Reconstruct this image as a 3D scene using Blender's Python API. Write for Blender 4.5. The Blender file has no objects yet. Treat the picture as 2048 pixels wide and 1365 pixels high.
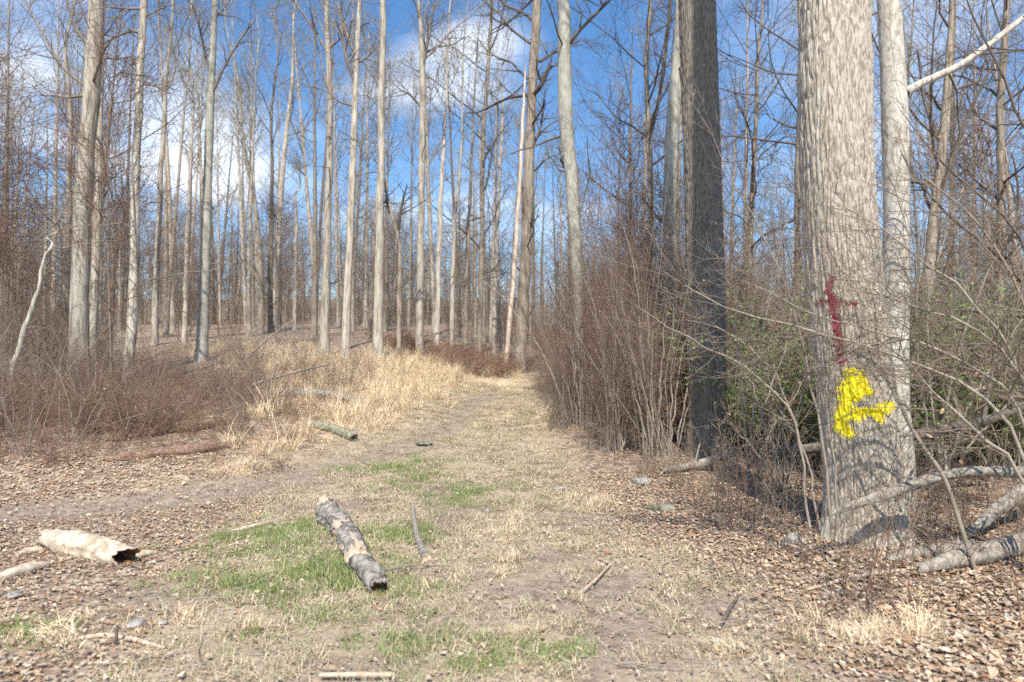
import bpy, math, random
import numpy as np
from mathutils import Matrix, Vector
R = math.radians
scene = bpy.context.scene
COL = scene.collection

# ------------------------------------------------------------------ camera
FPX, CX, CY, CAMZ, PITCH = 1400.0, 1024.0, 682.5, 1.6, R(1.64)     # focal length in photograph pixels (2048 wide)
cam_d = bpy.data.cameras.new('camera')
cam_d.sensor_width = 36.0
cam_d.lens = 36.0 * FPX / 2048.0
cam_d.clip_start = 0.05
cam_d.clip_end = 3000.0
cam_d.dof.use_dof = True
cam_d.dof.focus_distance = 7.4
cam_d.dof.aperture_fstop = 1.5
cam = bpy.data.objects.new('camera', cam_d)
cam.location = (0, 0, CAMZ)
cam.rotation_euler = (R(90) + PITCH, 0, 0)
COL.objects.link(cam)
scene.camera = cam

# ------------------------------------------------------------------ sun and sky
SUN_EL, SUN_AZ = R(50), R(-2.0)       # the sun stands behind the camera, a touch to its left
sun_d = bpy.data.lights.new('sun', 'SUN')
sun_d.energy = 5.0
sun_d.angle = R(0.53)
sun_d.color = (1.0, 0.935, 0.82)
sun = bpy.data.objects.new('sun', sun_d)
to_sun = Vector((math.sin(SUN_AZ) * math.cos(SUN_EL), -math.cos(SUN_AZ) * math.cos(SUN_EL), math.sin(SUN_EL)))
sun.rotation_euler = to_sun.to_track_quat('Z', 'Y').to_euler()
sun.location = (0, -20, 30)
COL.objects.link(sun)

world = bpy.data.worlds.new('World')
scene.world = world
world.use_nodes = True
wn, wl = world.node_tree.nodes, world.node_tree.links
wn.clear()
def WN(t, **k):
    n = wn.new(t)
    for a, b in k.items(): setattr(n, a, b)
    return n
def wmath(op, a, b=None, c=None, clamp=False):
    n = WN('ShaderNodeMath', operation=op, use_clamp=clamp)
    for i, v in enumerate((a, b, c)):
        if v is None: continue
        if isinstance(v, (int, float)): n.inputs[i].default_value = v
        else: wl.new(v, n.inputs[i])
    return n.outputs[0]
sky = WN('ShaderNodeTexSky', sky_type='NISHITA', sun_disc=False)
sky.sun_elevation = SUN_EL
sky.sun_rotation = R(180) - SUN_AZ
sky.air_density = 1.0
sky.dust_density = 0.25
sky.ozone_density = 3.6
tc = WN('ShaderNodeTexCoord')
sep = WN('ShaderNodeSeparateXYZ')
wl.new(tc.outputs['Generated'], sep.inputs[0])
dx, dy, dz = sep.outputs
# a sheet of broken fair-weather cloud, laid on a plane overhead
zz = wmath('ADD', wmath('MAXIMUM', dz, 0.0), 0.22)
comb = WN('ShaderNodeCombineXYZ')
wl.new(wmath('DIVIDE', dx, zz), comb.inputs[0]); wl.new(wmath('DIVIDE', dy, zz), comb.inputs[1])
nz = WN('ShaderNodeTexNoise')
nz.inputs['Scale'].default_value = 1.9; nz.inputs['Detail'].default_value = 7; nz.inputs['Roughness'].default_value = 0.58
nz.inputs['Distortion'].default_value = 0.35
mp = WN('ShaderNodeMapping'); mp.inputs['Location'].default_value = (3.1, 7.4, 0.0)
wl.new(comb.outputs[0], mp.inputs[0]); wl.new(mp.outputs[0], nz.inputs['Vector'])
ysafe = wmath('MAXIMUM', dy, 0.05)
gx, gz = wmath('DIVIDE', dx, ysafe), wmath('DIVIDE', dz, ysafe)
infront = wmath('GREATER_THAN', dy, 0.3)
bias = None
for (px, py, sx, sy, amp) in ((930, 72, 110, 46, .22), (770, 175, 150, 46, .24), (470, 285, 120, 85, .26), (320, 260, 110, 120, .24),
                              (455, 375, 45, 26, .25), (10, 150, 90, 70, .2), (560, 120, 110, 90, -.30), (1230, 230, 120, 110, -.2), (800, 20, 120, 40, -.2)):
    ex = wmath('DIVIDE', wmath('SUBTRACT', gx, (px - CX) / FPX), sx / FPX)
    ez = wmath('DIVIDE', wmath('SUBTRACT', gz, (722.5 - py) / FPX), sy / FPX)
    q = wmath('ADD', wmath('MULTIPLY', ex, ex), wmath('MULTIPLY', ez, ez))
    g = wmath('MULTIPLY', wmath('EXPONENT', wmath('MULTIPLY', q, -0.7)), amp)
    bias = g if bias is None else wmath('ADD', bias, g)
dens = wmath('ADD', nz.outputs['Fac'], wmath('MULTIPLY', bias, infront))
ramp = WN('ShaderNodeMapRange', interpolation_type='SMOOTHSTEP')
ramp.inputs['From Min'].default_value = 0.43; ramp.inputs['From Max'].default_value = 0.86
ramp.inputs['To Max'].default_value = 0.85
wl.new(dens, ramp.inputs['Value'])
sat = WN('ShaderNodeHueSaturation'); sat.inputs['Saturation'].default_value = 1.18
wl.new(sky.outputs[0], sat.inputs['Color'])
mixc = WN('ShaderNodeMix', data_type='RGBA')
mixc.inputs[7].default_value = (6.6, 6.9, 7.4, 1)
wl.new(ramp.outputs[0], mixc.inputs[0]); wl.new(sat.outputs[0], mixc.inputs[6])
bg = WN('ShaderNodeBackground'); bg.inputs['Strength'].default_value = 0.15
wl.new(mixc.outputs[2], bg.inputs['Color'])
wo = WN('ShaderNodeOutputWorld'); wl.new(bg.outputs[0], wo.inputs[0])

vs = scene.view_settings
vs.view_transform = 'Standard'; vs.look = 'None'; vs.gamma = 1.0; vs.use_curve_mapping = False
vs.exposure = 0.42
scene.cycles.max_bounces = 4
scene.cycles.diffuse_bounces = 2
scene.cycles.glossy_bounces = 2
scene.cycles.transmission_bounces = 2
scene.cycles.transparent_max_bounces = 4
scene.cycles.use_denoising = False
scene.cycles.use_adaptive_sampling = True
scene.cycles.adaptive_threshold = 0.04
scene.cycles.sample_clamp_indirect = 4.0

# ------------------------------------------------------------------ helpers
def tag(o, label=None, cat=None, group=None, kind=None):
    if label: o['label'] = label
    if cat: o['category'] = cat
    if group: o['group'] = group
    if kind: o['kind'] = kind
    return o
def empty(name, loc=(0, 0, 0)):
    o = bpy.data.objects.new(name, None); o.empty_display_size = 0.2
    o.location = loc; COL.objects.link(o)
    return o
def link(name, me, parent=None, loc=None):
    o = bpy.data.objects.new(name, me)
    if parent is not None: o.parent = parent
    if loc is not None: o.location = loc
    COL.objects.link(o)
    return o
def mesh_np(name, V, F, mat=None, smooth=True, colors=None, F3=None):
    """V (n,3); F (m,4) quads and/or F3 (m,3) triangles; colors: dict name -> (n,4) per vertex"""
    me = bpy.data.meshes.new(name)
    V = np.ascontiguousarray(V, dtype=np.float32)
    parts, counts = [], []
    if F is not None and len(F): parts.append(np.asarray(F, np.int32).ravel()); counts.append(np.full(len(F), 4, np.int32))
    if F3 is not None and len(F3): parts.append(np.asarray(F3, np.int32).ravel()); counts.append(np.full(len(F3), 3, np.int32))
    lv = np.concatenate(parts); cnt = np.concatenate(counts)
    me.vertices.add(len(V)); me.vertices.foreach_set('co', V.ravel())
    me.loops.add(len(lv)); me.loops.foreach_set('vertex_index', lv)
    st = np.concatenate(([0], np.cumsum(cnt)[:-1])).astype(np.int32)
    me.polygons.add(len(cnt)); me.polygons.foreach_set('loop_start', st); me.polygons.foreach_set('loop_total', cnt)
    if smooth: me.polygons.foreach_set('use_smooth', np.ones(len(cnt), dtype=bool))
    if colors:
        for k, c in colors.items():
            a = me.color_attributes.new(k, 'FLOAT_COLOR', 'POINT')
            a.data.foreach_set('color', np.ascontiguousarray(c, np.float32).ravel())
    me.update(calc_edges=True)
    if mat: me.materials.append(mat)
    return me
def _hash(ix, iy, iz):
    h = (ix * 374761393 + iy * 668265263 + iz * 2147483647 + 1013) & 0xFFFFFFFF
    h = ((h ^ (h >> 13)) * 1274126177) & 0xFFFFFFFF
    h = (h ^ (h >> 16)) & 0xFFFF
    return h / 65535.0
def vnoise(p):
    p = np.asarray(p, float)
    i = np.floor(p).astype(np.int64); f = p - i; f = f * f * (3 - 2 * f)
    x, y, z = i[..., 0], i[..., 1], i[..., 2]; fx, fy, fz = f[..., 0], f[..., 1], f[..., 2]
    def L(a, b, t): return a + (b - a) * t
    return L(L(L(_hash(x, y, z), _hash(x + 1, y, z), fx), L(_hash(x, y + 1, z), _hash(x + 1, y + 1, z), fx), fy),
             L(L(_hash(x, y, z + 1), _hash(x + 1, y, z + 1), fx), L(_hash(x, y + 1, z + 1), _hash(x + 1, y + 1, z + 1), fx), fy), fz)
def fbm(p, o=3):
    p = np.asarray(p, float); s = 0; a = 0.5
    for k in range(o):
        s = s + a * vnoise(p * 2 ** k + 17.3 * k); a *= 0.5
    return s / (1 - 0.5 ** o)
def smooth(x, a, b):
    t = np.clip((np.asarray(x, float) - a) / (b - a), 0, 1)
    return t * t * (3 - 2 * t)
def n2(X, Y, s, o=3, seed=0.0):
    X = np.asarray(X, float); Y = np.asarray(Y, float)
    return fbm(np.stack([X / s + seed, Y / s - seed * 1.7, np.zeros_like(X) + seed * 3.1 + 0.37], -1), o)

# ------------------------------------------------------------------ terrain height
def H(X, Y):
    X = np.asarray(X, float); Y = np.asarray(Y, float)
    d = Y - 9.0
    q = (np.sqrt(d * d + 4) + d) / 2
    q = 60 * (1 - np.exp(-q / 60))
    wl_ = smooth(-X, -0.5, 5.0); wr_ = smooth(X, 1.2, 4.5)
    s = 0.085 + 0.055 * wl_ - 0.062 * wr_
    z = q * s + 10.0 * smooth(Y, 62, 200)
    z = z + 0.10 * (n2(X, Y, 3.2, 2, 1.7) - 0.5) + 0.045 * (n2(X, Y, 0.8, 3, 5.1) - 0.5)
    z = z + 0.10 * np.exp(-((X - 3.3) ** 2 + (Y - 6.8) ** 2) / 1.2)      # root mound of the painted tree
    z = z + 0.25 * smooth(-X, 2.2, 4.5) * smooth(Y, 7.5, 10) * (1 - smooth(Y, 13, 20))   # bank on the left
    return z
def h1(x, y): return float(H(np.array([x]), np.array([y]))[0])
SP, CP = math.sin(PITCH), math.cos(PITCH)
def ray(px, py):
    u, v = (px - CX) / FPX, (CY - py) / FPX
    y = CP - v * SP; z = SP + v * CP
    return np.array([u / y, 1.0, z / y])
def at(px, py, D):
    r = ray(px, py)
    return np.array([0, 0, CAMZ]) + r * D
def project(P):
    P = np.asarray(P, float); x, y, z = P[..., 0], P[..., 1], P[..., 2] - CAMZ
    f = y * CP + z * SP; w = -y * SP + z * CP
    return CX + FPX * x / f, CY - FPX * w / f
def ground_hit(px, py, dmax=90.0):
    r = ray(px, py)
    D = np.arange(2.0, dmax, 0.02)
    g = H(r[0] * D, D)
    below = np.nonzero(CAMZ + r[2] * D <= g)[0]
    d = D[below[0]] if len(below) else dmax
    return np.array([r[0] * d, d, h1(r[0] * d, d)])

# ------------------------------------------------------------------ materials
def newmat(name):
    m = bpy.data.materials.new(name); m.use_nodes = True
    nt = m.node_tree; b = nt.nodes['Principled BSDF']
    b.inputs['Roughness'].default_value = 0.9
    b.inputs['Specular IOR Level'].default_value = 0.2
    return m, nt, b
class NB:
    def __init__(s, nt): s.nt = nt
    def n(s, t, **k):
        x = s.nt.nodes.new(t)
        for a, b in k.items(): setattr(x, a, b)
        return x
    def l(s, a, b): s.nt.links.new(a, b)
    def set(s, inp, v):
        if isinstance(v, (int, float, tuple)): inp.default_value = v
        else: s.l(v, inp)
    def noise(s, vec, scale, detail=4, rough=0.6, dist=0.0):
        x = s.n('ShaderNodeTexNoise'); x.inputs['Scale'].default_value = scale; x.inputs['Detail'].default_value = detail
        x.inputs['Roughness'].default_value = rough; x.inputs['Distortion'].default_value = dist
        if vec is not None: s.l(vec, x.inputs['Vector'])
        return x.outputs['Fac']
    def mapping(s, vec, scale=(1, 1, 1), loc=(0, 0, 0)):
        x = s.n('ShaderNodeMapping'); x.inputs['Scale'].default_value = scale
        s.set(x.inputs['Location'], loc); s.l(vec, x.inputs[0]); return x.outputs[0]
    def mix(s, f, a, b):
        x = s.n('ShaderNodeMix', data_type='RGBA'); s.set(x.inputs[0], f)
        s.set(x.inputs[6], a if not isinstance(a, tuple) else (*a[:3], 1)); s.set(x.inputs[7], b if not isinstance(b, tuple) else (*b[:3], 1))
        return x.outputs[2]
    def rng(s, v, a, b, c=0.0, d=1.0, sm=True):
        x = s.n('ShaderNodeMapRange', interpolation_type='SMOOTHSTEP' if sm else 'LINEAR'); s.set(x.inputs[0], v)
        for i, q in enumerate((a, b, c, d)): s.set(x.inputs[i + 1], q)
        return x.outputs[0]
    def math(s, op, a, b=0.0):
        x = s.n('ShaderNodeMath', operation=op); s.set(x.inputs[0], a); s.set(x.inputs[1], b); return x.outputs[0]
    def bump(s, hgt, strength, dist, bsdf):
        x = s.n('ShaderNodeBump'); x.inputs['Strength'].default_value = strength; x.inputs['Distance'].default_value = dist
        s.l(hgt, x.inputs['Height']); s.l(x.outputs[0], bsdf.inputs['Normal'])
def bark_mat(name, light, dark, lichen=(0.40, 0.41, 0.35), ridge=20.0, bump=0.6, dist=0.02, var=0.25, lich=0.35, stretch=0.12, hue_to=None):
    m, nt, b = newmat(name); k = NB(nt)
    t = k.n('ShaderNodeTexCoord'); oi = k.n('ShaderNodeObjectInfo')
    off = k.n('ShaderNodeCombineXYZ'); k.set(off.inputs[2], k.math('MULTIPLY', oi.outputs['Random'], 57.0)); k.set(off.inputs[0], k.math('MULTIPLY', oi.outputs['Random'], 23.0))
    v = k.mapping(t.outputs['Object'], (1, 1, stretch), off.outputs[0])
    v2 = k.mapping(t.outputs['Object'], (1, 1, 0.45), off.outputs[0])
    fur = k.noise(v, ridge, 4, 0.65, 0.3)
    big = k.noise(v2, 2.2, 4, 0.6)
    fine = k.noise(v2, 55, 3, 0.7)
    c = k.mix(k.rng(fur, 0.36, 0.60), dark, light)
    c = k.mix(k.math('MULTIPLY', k.rng(big, 0.5, 0.72), lich), c, lichen)
    if hue_to: c = k.mix(k.rng(oi.outputs['Random'], 0.35, 1.0, 0.0, 0.85), c, hue_to)
    hs = k.n('ShaderNodeHueSaturation'); k.l(c, hs.inputs['Color'])
    k.set(hs.inputs['Value'], k.math('ADD', k.math('MULTIPLY', k.math('FRACT', k.math('MULTIPLY', oi.outputs['Random'], 7.31)), 2 * var), 1 - var))
    c = k.mix(k.math('MULTIPLY', k.rng(fine, 0.55, 0.8), 0.3), hs.outputs[0], dark)
    k.l(c, b.inputs['Base Color'])
    k.bump(k.math('ADD', fur, k.math('MULTIPLY', fine, 0.35)), bump, dist, b)
    return m
def attr_mat(name, attr, rough=0.85, transl=0.0, var=0.15, nscale=None):
    m, nt, b = newmat(name); k = NB(nt)
    a = k.n('ShaderNodeAttribute', attribute_name=attr)
    c = a.outputs['Color']
    if nscale:
        t = k.n('ShaderNodeTexCoord')
        nn = k.noise(t.outputs['Object'], nscale, 3, 0.6)
        hs = k.n('ShaderNodeHueSaturation'); k.l(c, hs.inputs['Color']); k.set(hs.inputs['Value'], k.rng(nn, 0.3, 0.7, 1 - var, 1 + var, False)); c = hs.outputs[0]
    k.l(c, b.inputs['Base Color']); b.inputs['Roughness'].default_value = rough
    if transl:
        tr = k.n('ShaderNodeBsdfTranslucent'); k.l(c, tr.inputs['Color'])
        ms = k.n('ShaderNodeMixShader'); ms.inputs[0].default_value = transl
        out = nt.nodes['Material Output']
        k.l(b.outputs[0], ms.inputs[1]); k.l(tr.outputs[0], ms.inputs[2]); k.l(ms.outputs[0], out.inputs['Surface'])
    return m
def plain_mat(name, a_, b_, scale=12, rough=0.9, rnd=True, bump=0.0, stretch=(1, 1, 1), transl=0.0):
    m, nt, b = newmat(name); k = NB(nt)
    t = k.n('ShaderNodeTexCoord'); oi = k.n('ShaderNodeObjectInfo')
    nn = k.noise(k.mapping(t.outputs['Object'], stretch), scale, 4, 0.65)
    f = k.rng(nn, 0.32, 0.68)
    if rnd: f = k.math('ADD', k.math('MULTIPLY', f, 0.6), k.math('MULTIPLY', oi.outputs['Random'], 0.4))
    c = k.mix(f, a_, b_); k.l(c, b.inputs['Base Color']); b.inputs['Roughness'].default_value = rough
    if bump: k.bump(nn, 0.6, bump, b)
    if transl:
        tr = k.n('ShaderNodeBsdfTranslucent'); k.l(c, tr.inputs['Color'])
        ms = k.n('ShaderNodeMixShader'); ms.inputs[0].default_value = transl
        k.l(b.outputs[0], ms.inputs[1]); k.l(tr.outputs[0], ms.inputs[2]); k.l(ms.outputs[0], nt.nodes['Material Output'].inputs['Surface'])
    return m
M = {}
M['poplar'] = bark_mat('poplar_bark', (0.50, 0.45, 0.375), (0.23, 0.195, 0.15), (0.51, 0.48, 0.41), 16, 0.5, 0.02, 0.22, 0.4)
M['brown'] = bark_mat('brown_bark', (0.33, 0.275, 0.215), (0.14, 0.11, 0.085), (0.36, 0.34, 0.28), 16, 0.6, 0.025, 0.25, 0.35)
M['mixed'] = bark_mat('stand_bark', (0.46, 0.405, 0.33), (0.20, 0.165, 0.125), (0.46, 0.43, 0.36), 14, 0.6, 0.025, 0.36, 0.35, hue_to=(0.20, 0.16, 0.122))
M['smooth'] = bark_mat('smooth_bark', (0.40, 0.385, 0.32), (0.25, 0.24, 0.19), (0.48, 0.47, 0.41), 9, 0.3, 0.01, 0.1, 0.6, 0.5)
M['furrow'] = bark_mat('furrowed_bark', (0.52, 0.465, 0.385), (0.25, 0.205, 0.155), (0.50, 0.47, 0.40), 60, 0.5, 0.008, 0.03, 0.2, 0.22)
M['furrow_shade'] = bark_mat('furrowed_shaded_bark', (0.25, 0.22, 0.18), (0.13, 0.11, 0.088), (0.26, 0.245, 0.21), 50, 0.6, 0.008, 0.03, 0.2, 0.2)  # pale bark darkened: part of this trunk's shade is put into its colour
M['mottle'] = bark_mat('mottled_bark', (0.56, 0.53, 0.46), (0.33, 0.29, 0.23), (0.60, 0.59, 0.54), 22, 0.4, 0.01, 0.03, 0.6, 0.5)
M['crown'] = plain_mat('branch_bark', (0.16, 0.13, 0.105), (0.31, 0.265, 0.22), 3.0)
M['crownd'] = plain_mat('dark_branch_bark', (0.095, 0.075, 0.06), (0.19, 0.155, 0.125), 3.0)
M['twig'] = plain_mat('twig_bark', (0.155, 0.115, 0.085), (0.29, 0.235, 0.185), 3.0)
M['redtwig'] = plain_mat('red_twig_bark', (0.15, 0.085, 0.062), (0.26, 0.18, 0.135), 3.0)
M['cane'] = plain_mat('bramble_cane', (0.16, 0.08, 0.06), (0.34, 0.23, 0.16), 4.0)
M['shrub'] = plain_mat('shrub_bark', (0.22, 0.18, 0.14), (0.40, 0.35, 0.285), 5.0)
M['budg'] = plain_mat('spring_bud_green', (0.40, 0.42, 0.20), (0.52, 0.50, 0.30), 2.0)
M['budr'] = plain_mat('spring_bud_red', (0.38, 0.24, 0.19), (0.48, 0.36, 0.28), 2.0)
M['budt'] = plain_mat('spring_bud_tan', (0.42, 0.36, 0.20), (0.52, 0.42, 0.26), 2.0)
M['green'] = plain_mat('shrub_leaf_green', (0.17, 0.24, 0.075), (0.32, 0.39, 0.15), 3.0, 0.6, transl=0.3)
M['deadleaf'] = plain_mat('clinging_dead_leaf', (0.48, 0.34, 0.21), (0.66, 0.52, 0.36), 3.0, transl=0.3)
M['litter'] = attr_mat('leaf_litter', 'col', 0.8, 0.0, 0.12, 40)
M['straw'] = attr_mat('dry_grass', 'col', 0.75)
M['grassg'] = attr_mat('green_grass', 'col', 0.6, 0.3)
M['greywood'] = plain_mat('weathered_grey_wood', (0.16, 0.14, 0.115), (0.39, 0.35, 0.295), 26, 0.9, False, 0.012, (1, 1, 1))
M['darkwood'] = plain_mat('dark_damp_wood', (0.075, 0.062, 0.05), (0.20, 0.175, 0.145), 22, 0.9, False, 0.012)
M['redwood'] = plain_mat('rotten_red_wood', (0.13, 0.07, 0.042), (0.30, 0.215, 0.16), 20, 0.95, False, 0.02)
M['palewood'] = plain_mat('bleached_wood', (0.36, 0.28, 0.20), (0.66, 0.57, 0.45), 14, 0.85, False, 0.015)
M['tanwood'] = plain_mat('bare_tan_wood', (0.42, 0.31, 0.22), (0.62, 0.51, 0.39), 24, 0.9, False, 0.01)
M['logbark'] = plain_mat('old_grey_bark', (0.095, 0.08, 0.07), (0.40, 0.365, 0.32), 11, 0.9, False, 0.02)
M['hollow'] = plain_mat('crumbling_brown_rot', (0.06, 0.035, 0.02), (0.26, 0.15, 0.075), 30, 0.95, False, 0.02)
M['mossbark'] = plain_mat('mossy_branch_bark', (0.14, 0.125, 0.085), (0.36, 0.35, 0.26), 20, 0.9, False, 0.015)
M['stone'] = plain_mat('grey_stone', (0.20, 0.19, 0.17), (0.42, 0.40, 0.37), 14, 0.85, True, 0.01)
M['moss'] = plain_mat('mossy_stone', (0.09, 0.095, 0.05), (0.32, 0.31, 0.25), 9, 0.9, False, 0.01)
M['snag'] = plain_mat('peeled_snag_wood', (0.56, 0.42, 0.31), (0.74, 0.62, 0.50), 7, 0.85, False, 0.01, (1, 1, 0.2))
def paint_mat(name, a_, b_):
    m, nt, b = newmat(name); k = NB(nt)
    t = k.n('ShaderNodeTexCoord')
    c = k.mix(k.rng(k.noise(t.outputs['Object'], 45, 3, 0.6), 0.35, 0.7), a_, b_)
    k.l(c, b.inputs['Base Color']); b.inputs['Roughness'].default_value = 0.55
    return m
M['redpaint'] = paint_mat('dark_red_spray_paint', (0.19, 0.010, 0.028), (0.29, 0.03, 0.05))
M['yelpaint'] = paint_mat('yellow_spray_paint', (0.85, 0.70, 0.015), (0.95, 0.83, 0.05))

# ------------------------------------------------------------------ ground: zones, sheet, material
def px_poly(pts): return np.array([ground_hit(*p)[:2] for p in pts])
def dist_poly(X, Y, P):
    d = np.full(np.shape(X), 1e9)
    for a, b in zip(P[:-1], P[1:]):
        ab = b - a; t = np.clip(((X - a[0]) * ab[0] + (Y - a[1]) * ab[1]) / (ab @ ab), 0, 1)
        d = np.minimum(d, np.hypot(X - a[0] - t * ab[0], Y - a[1] - t * ab[1]))
    return d
TRAIL = px_poly([(950, 1364), (900, 1150), (880, 1000), (905, 900), (960, 830), (985, 795), (1005, 772)])
TRAIL = np.vstack([[[-0.6, 0.0]], TRAIL, [[1.6, 25.0], [6.0, 29.0], [14.0, 33.0]]])
RUT = px_poly([(0, 1030), (330, 1000), (560, 962), (720, 925), (835, 888), (890, 850), (940, 812), (985, 785)])
BARE = [ground_hit(*p)[:2] for p in ((1180, 1165), (330, 1190), (560, 1330), (1120, 1040), (1390, 1210), (1240, 1230), (1290, 1310), (1010, 1190), (640, 1350), (1080, 1110))]
def ell(px, py, rx, ry, w=1.0):
    c = ground_hit(px, py); return (c[0], c[1], rx, ry, w)
GREEN = [ell(560, 1075, .75, .75, .9), ell(640, 1120, .55, .6, 1.0), ell(520, 1150, .7, .55, .7), ell(600, 1220, .6, .4, .4), ell(790, 1070, .35, .6, .8),
         ell(835, 1185, .28, .14, 1.0), ell(880, 1290, .45, .25, .5), ell(1060, 1300, .28, .16, .8), ell(950, 1330, .3, .2, .7), ell(500, 1290, .4, .3, .35),
         ell(820, 940, .9, 1.3, .4), ell(970, 990, .9, .9, .35), ell(930, 860, .6, 1.2, .3), ell(60, 1270, .3, .25, .6), ell(700, 1160, .35, .35, .7), ell(650, 1290, .35, .2, .45)]
STRAW = [ell(760, 790, 1.9, 2.6, 1.0), ell(700, 830, 1.3, 1.6, .9), ell(830, 745, 2.2, 4.0, 1.0), ell(640, 735, 2.6, 2.2, .5), ell(450, 705, 2.6, 2.4, .5),
         ell(250, 715, 3.0, 1.8, .5), ell(1000, 760, 1.6, 3.0, .9), ell(1060, 830, .7, 1.8, .45), ell(1130, 1135, .30, .22, .9), ell(1760, 1260, .34, .26, .9),
         ell(1010, 1080, .6, .6, .18), ell(900, 1180, .6, .5, .18), ell(420, 1240, .8, .5, .25), ell(120, 1260, .8, .4, .3), ell(560, 820, .8, .9, .6), ell(640, 870, .6, .8, .75), ell(560, 900, .6, .6, .55), ell(470, 945, .6, .5, .45), ell(350, 975, .6, .4, .3), ell(1180, 1010, .3, .4, .3), ell(1330, 1290, .25, .15, .6), ell(1060, 1270, .2, .12, .5)]
def blobs(X, Y, L):
    s = np.zeros(np.shape(X))
    for (cx, cy, rx, ry, w) in L:
        s = np.maximum(s, w * np.exp(-1.1 * (((X - cx) / rx) ** 2 + ((Y - cy) / ry) ** 2)))
    return s
def zones(X, Y):
    X = np.asarray(X, float); Y = np.asarray(Y, float)
    dt = dist_poly(X, Y, TRAIL); dr = dist_poly(X, Y, RUT)
    nn = n2(X, Y, 0.55, 3, 9.2) - 0.5; nb = n2(X, Y, 2.1, 3, 4.4) - 0.5
    width = np.where(Y < 9, 2.0, 2.0 - 0.55 * smooth(Y, 9, 18))
    trail = 1 - smooth(dt + 0.9 * nb + 0.4 * nn, width * 0.65, width * 1.15)
    green = np.clip(blobs(X, Y, GREEN) * (1.0 + 2.4 * nn) * 1.15 - 0.05, 0, 1)
    straw = np.clip(blobs(X, Y, STRAW) * (1.0 + 2.6 * nn + 1.6 * nb) * 1.1, 0, 1)
    dirt = np.clip((1 - smooth(dr + 0.5 * nn + 0.4 * nb, 0.16, 0.60)) * 0.95, 0, 1)
    for c in BARE:
        dirt = np.maximum(dirt, 0.9 * np.exp(-((X - c[0]) ** 2 + (Y - c[1]) ** 2) / 0.22) * (1.1 + 2.5 * nn))
    dirt = np.clip(np.maximum(dirt, (0.6 * trail + 0.45 * smooth(-X, -.5, 1.5) * (1 - smooth(Y, 8, 10))) * smooth(nb + 1.3 * nn, -0.02, 0.22)), 0, 1)
    return trail, green, straw, dirt
def ax(n, lo, hi, c, k):
    a, b = math.asinh((lo - c) / k), math.asinh((hi - c) / k)
    return c + k * np.sinh(np.linspace(a, b, n))
gx_ = ax(330, -900, 900, 0.3, 3.4)
gy_ = ax(430, -300, 1500, 5.0, 3.0)
GX, GY = np.meshgrid(gx_, gy_)
GZ = H(GX, GY)
tr_, gr_, st_, di_ = zones(GX, GY)
GZ = GZ - 0.03 * di_
nx, ny = len(gx_), len(gy_)
idx = np.arange(nx * ny).reshape(ny, nx)
quads = np.stack([idx[:-1, :-1], idx[:-1, 1:], idx[1:, 1:], idx[1:, :-1]], -1).reshape(-1, 4)
gm, nt, b = newmat('forest_floor'); k = NB(nt)
t = k.n('ShaderNodeTexCoord'); O = t.outputs['Object']
za = k.n('ShaderNodeAttribute', attribute_name='zone'); zs = k.n('ShaderNodeSeparateColor'); k.l(za.outputs['Color'], zs.inputs[0])
vor = k.n('ShaderNodeTexVoronoi'); vor.inputs['Scale'].default_value = 17; vor.inputs['Randomness'].default_value = 1.0
nzv = k.n('ShaderNodeTexNoise'); nzv.inputs['Scale'].default_value = 9; k.l(O, nzv.inputs['Vector'])
vadd = k.n('ShaderNodeMix', data_type='VECTOR'); vadd.inputs[0].default_value = 0.12
k.l(O, vadd.inputs[4]); k.l(nzv.outputs['Color'], vadd.inputs[5]); k.l(vadd.outputs[1], vor.inputs['Vector'])
cs = k.n('ShaderNodeSeparateColor'); k.l(vor.outputs['Color'], cs.inputs[0])
cr = k.n('ShaderNodeValToRGB'); k.l(cs.outputs[0], cr.inputs[0])
e = cr.color_ramp.elements
e[0].position = 0; e[0].color = (0.12, 0.085, 0.06, 1); e[1].position = 1; e[1].color = (0.50, 0.41, 0.32, 1)
for p, c in ((0.25, (0.20, 0.135, 0.095, 1)), (0.5, (0.30, 0.215, 0.155, 1)), (0.75, (0.39, 0.295, 0.22, 1))):
    q = e.new(p); q.color = c
big = k.noise(O, 0.9, 4, 0.6); fine = k.noise(O, 60, 4, 0.7); mid = k.noise(O, 9, 4, 0.65)
leafc = k.mix(k.math('MULTIPLY', k.rng(big, 0.4, 0.7), 0.4), cr.outputs[0], (0.24, 0.175, 0.125))
dirtc = k.mix(k.rng(mid, 0.35, 0.65), (0.23, 0.18, 0.135), (0.38, 0.31, 0.24))
dirtc = k.mix(k.math('MULTIPLY', k.rng(fine, 0.45, 0.7), 0.6), dirtc, (0.12, 0.09, 0.065))
dirtc = k.mix(k.math('MULTIPLY', k.rng(k.noise(O, 150, 3, 0.7), 0.55, 0.7), 0.5), dirtc, (0.46, 0.39, 0.31))
thatch = k.mix(k.rng(k.noise(k.mapping(O, (1, 0.6, 1)), 34, 4, 0.7), 0.35, 0.68), (0.33, 0.26, 0.185), (0.56, 0.46, 0.34))
strawc = k.mix(k.rng(fine, 0.35, 0.65), (0.42, 0.32, 0.21), (0.64, 0.52, 0.37))
greenc = k.mix(k.rng(mid, 0.35, 0.65), (0.24, 0.225, 0.11), (0.36, 0.31, 0.18))
c = k.mix(k.math('MULTIPLY', zs.outputs[0], k.rng(mid, 0.30, 0.55, 0.35, 1.0)), leafc, thatch)
c = k.mix(zs.outputs[2], c, strawc)
c = k.mix(za.outputs['Alpha'], c, dirtc)
c = k.mix(k.math('MULTIPLY', zs.outputs[1], 0.85), c, greenc)
k.l(c, b.inputs['Base Color'])
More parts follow.
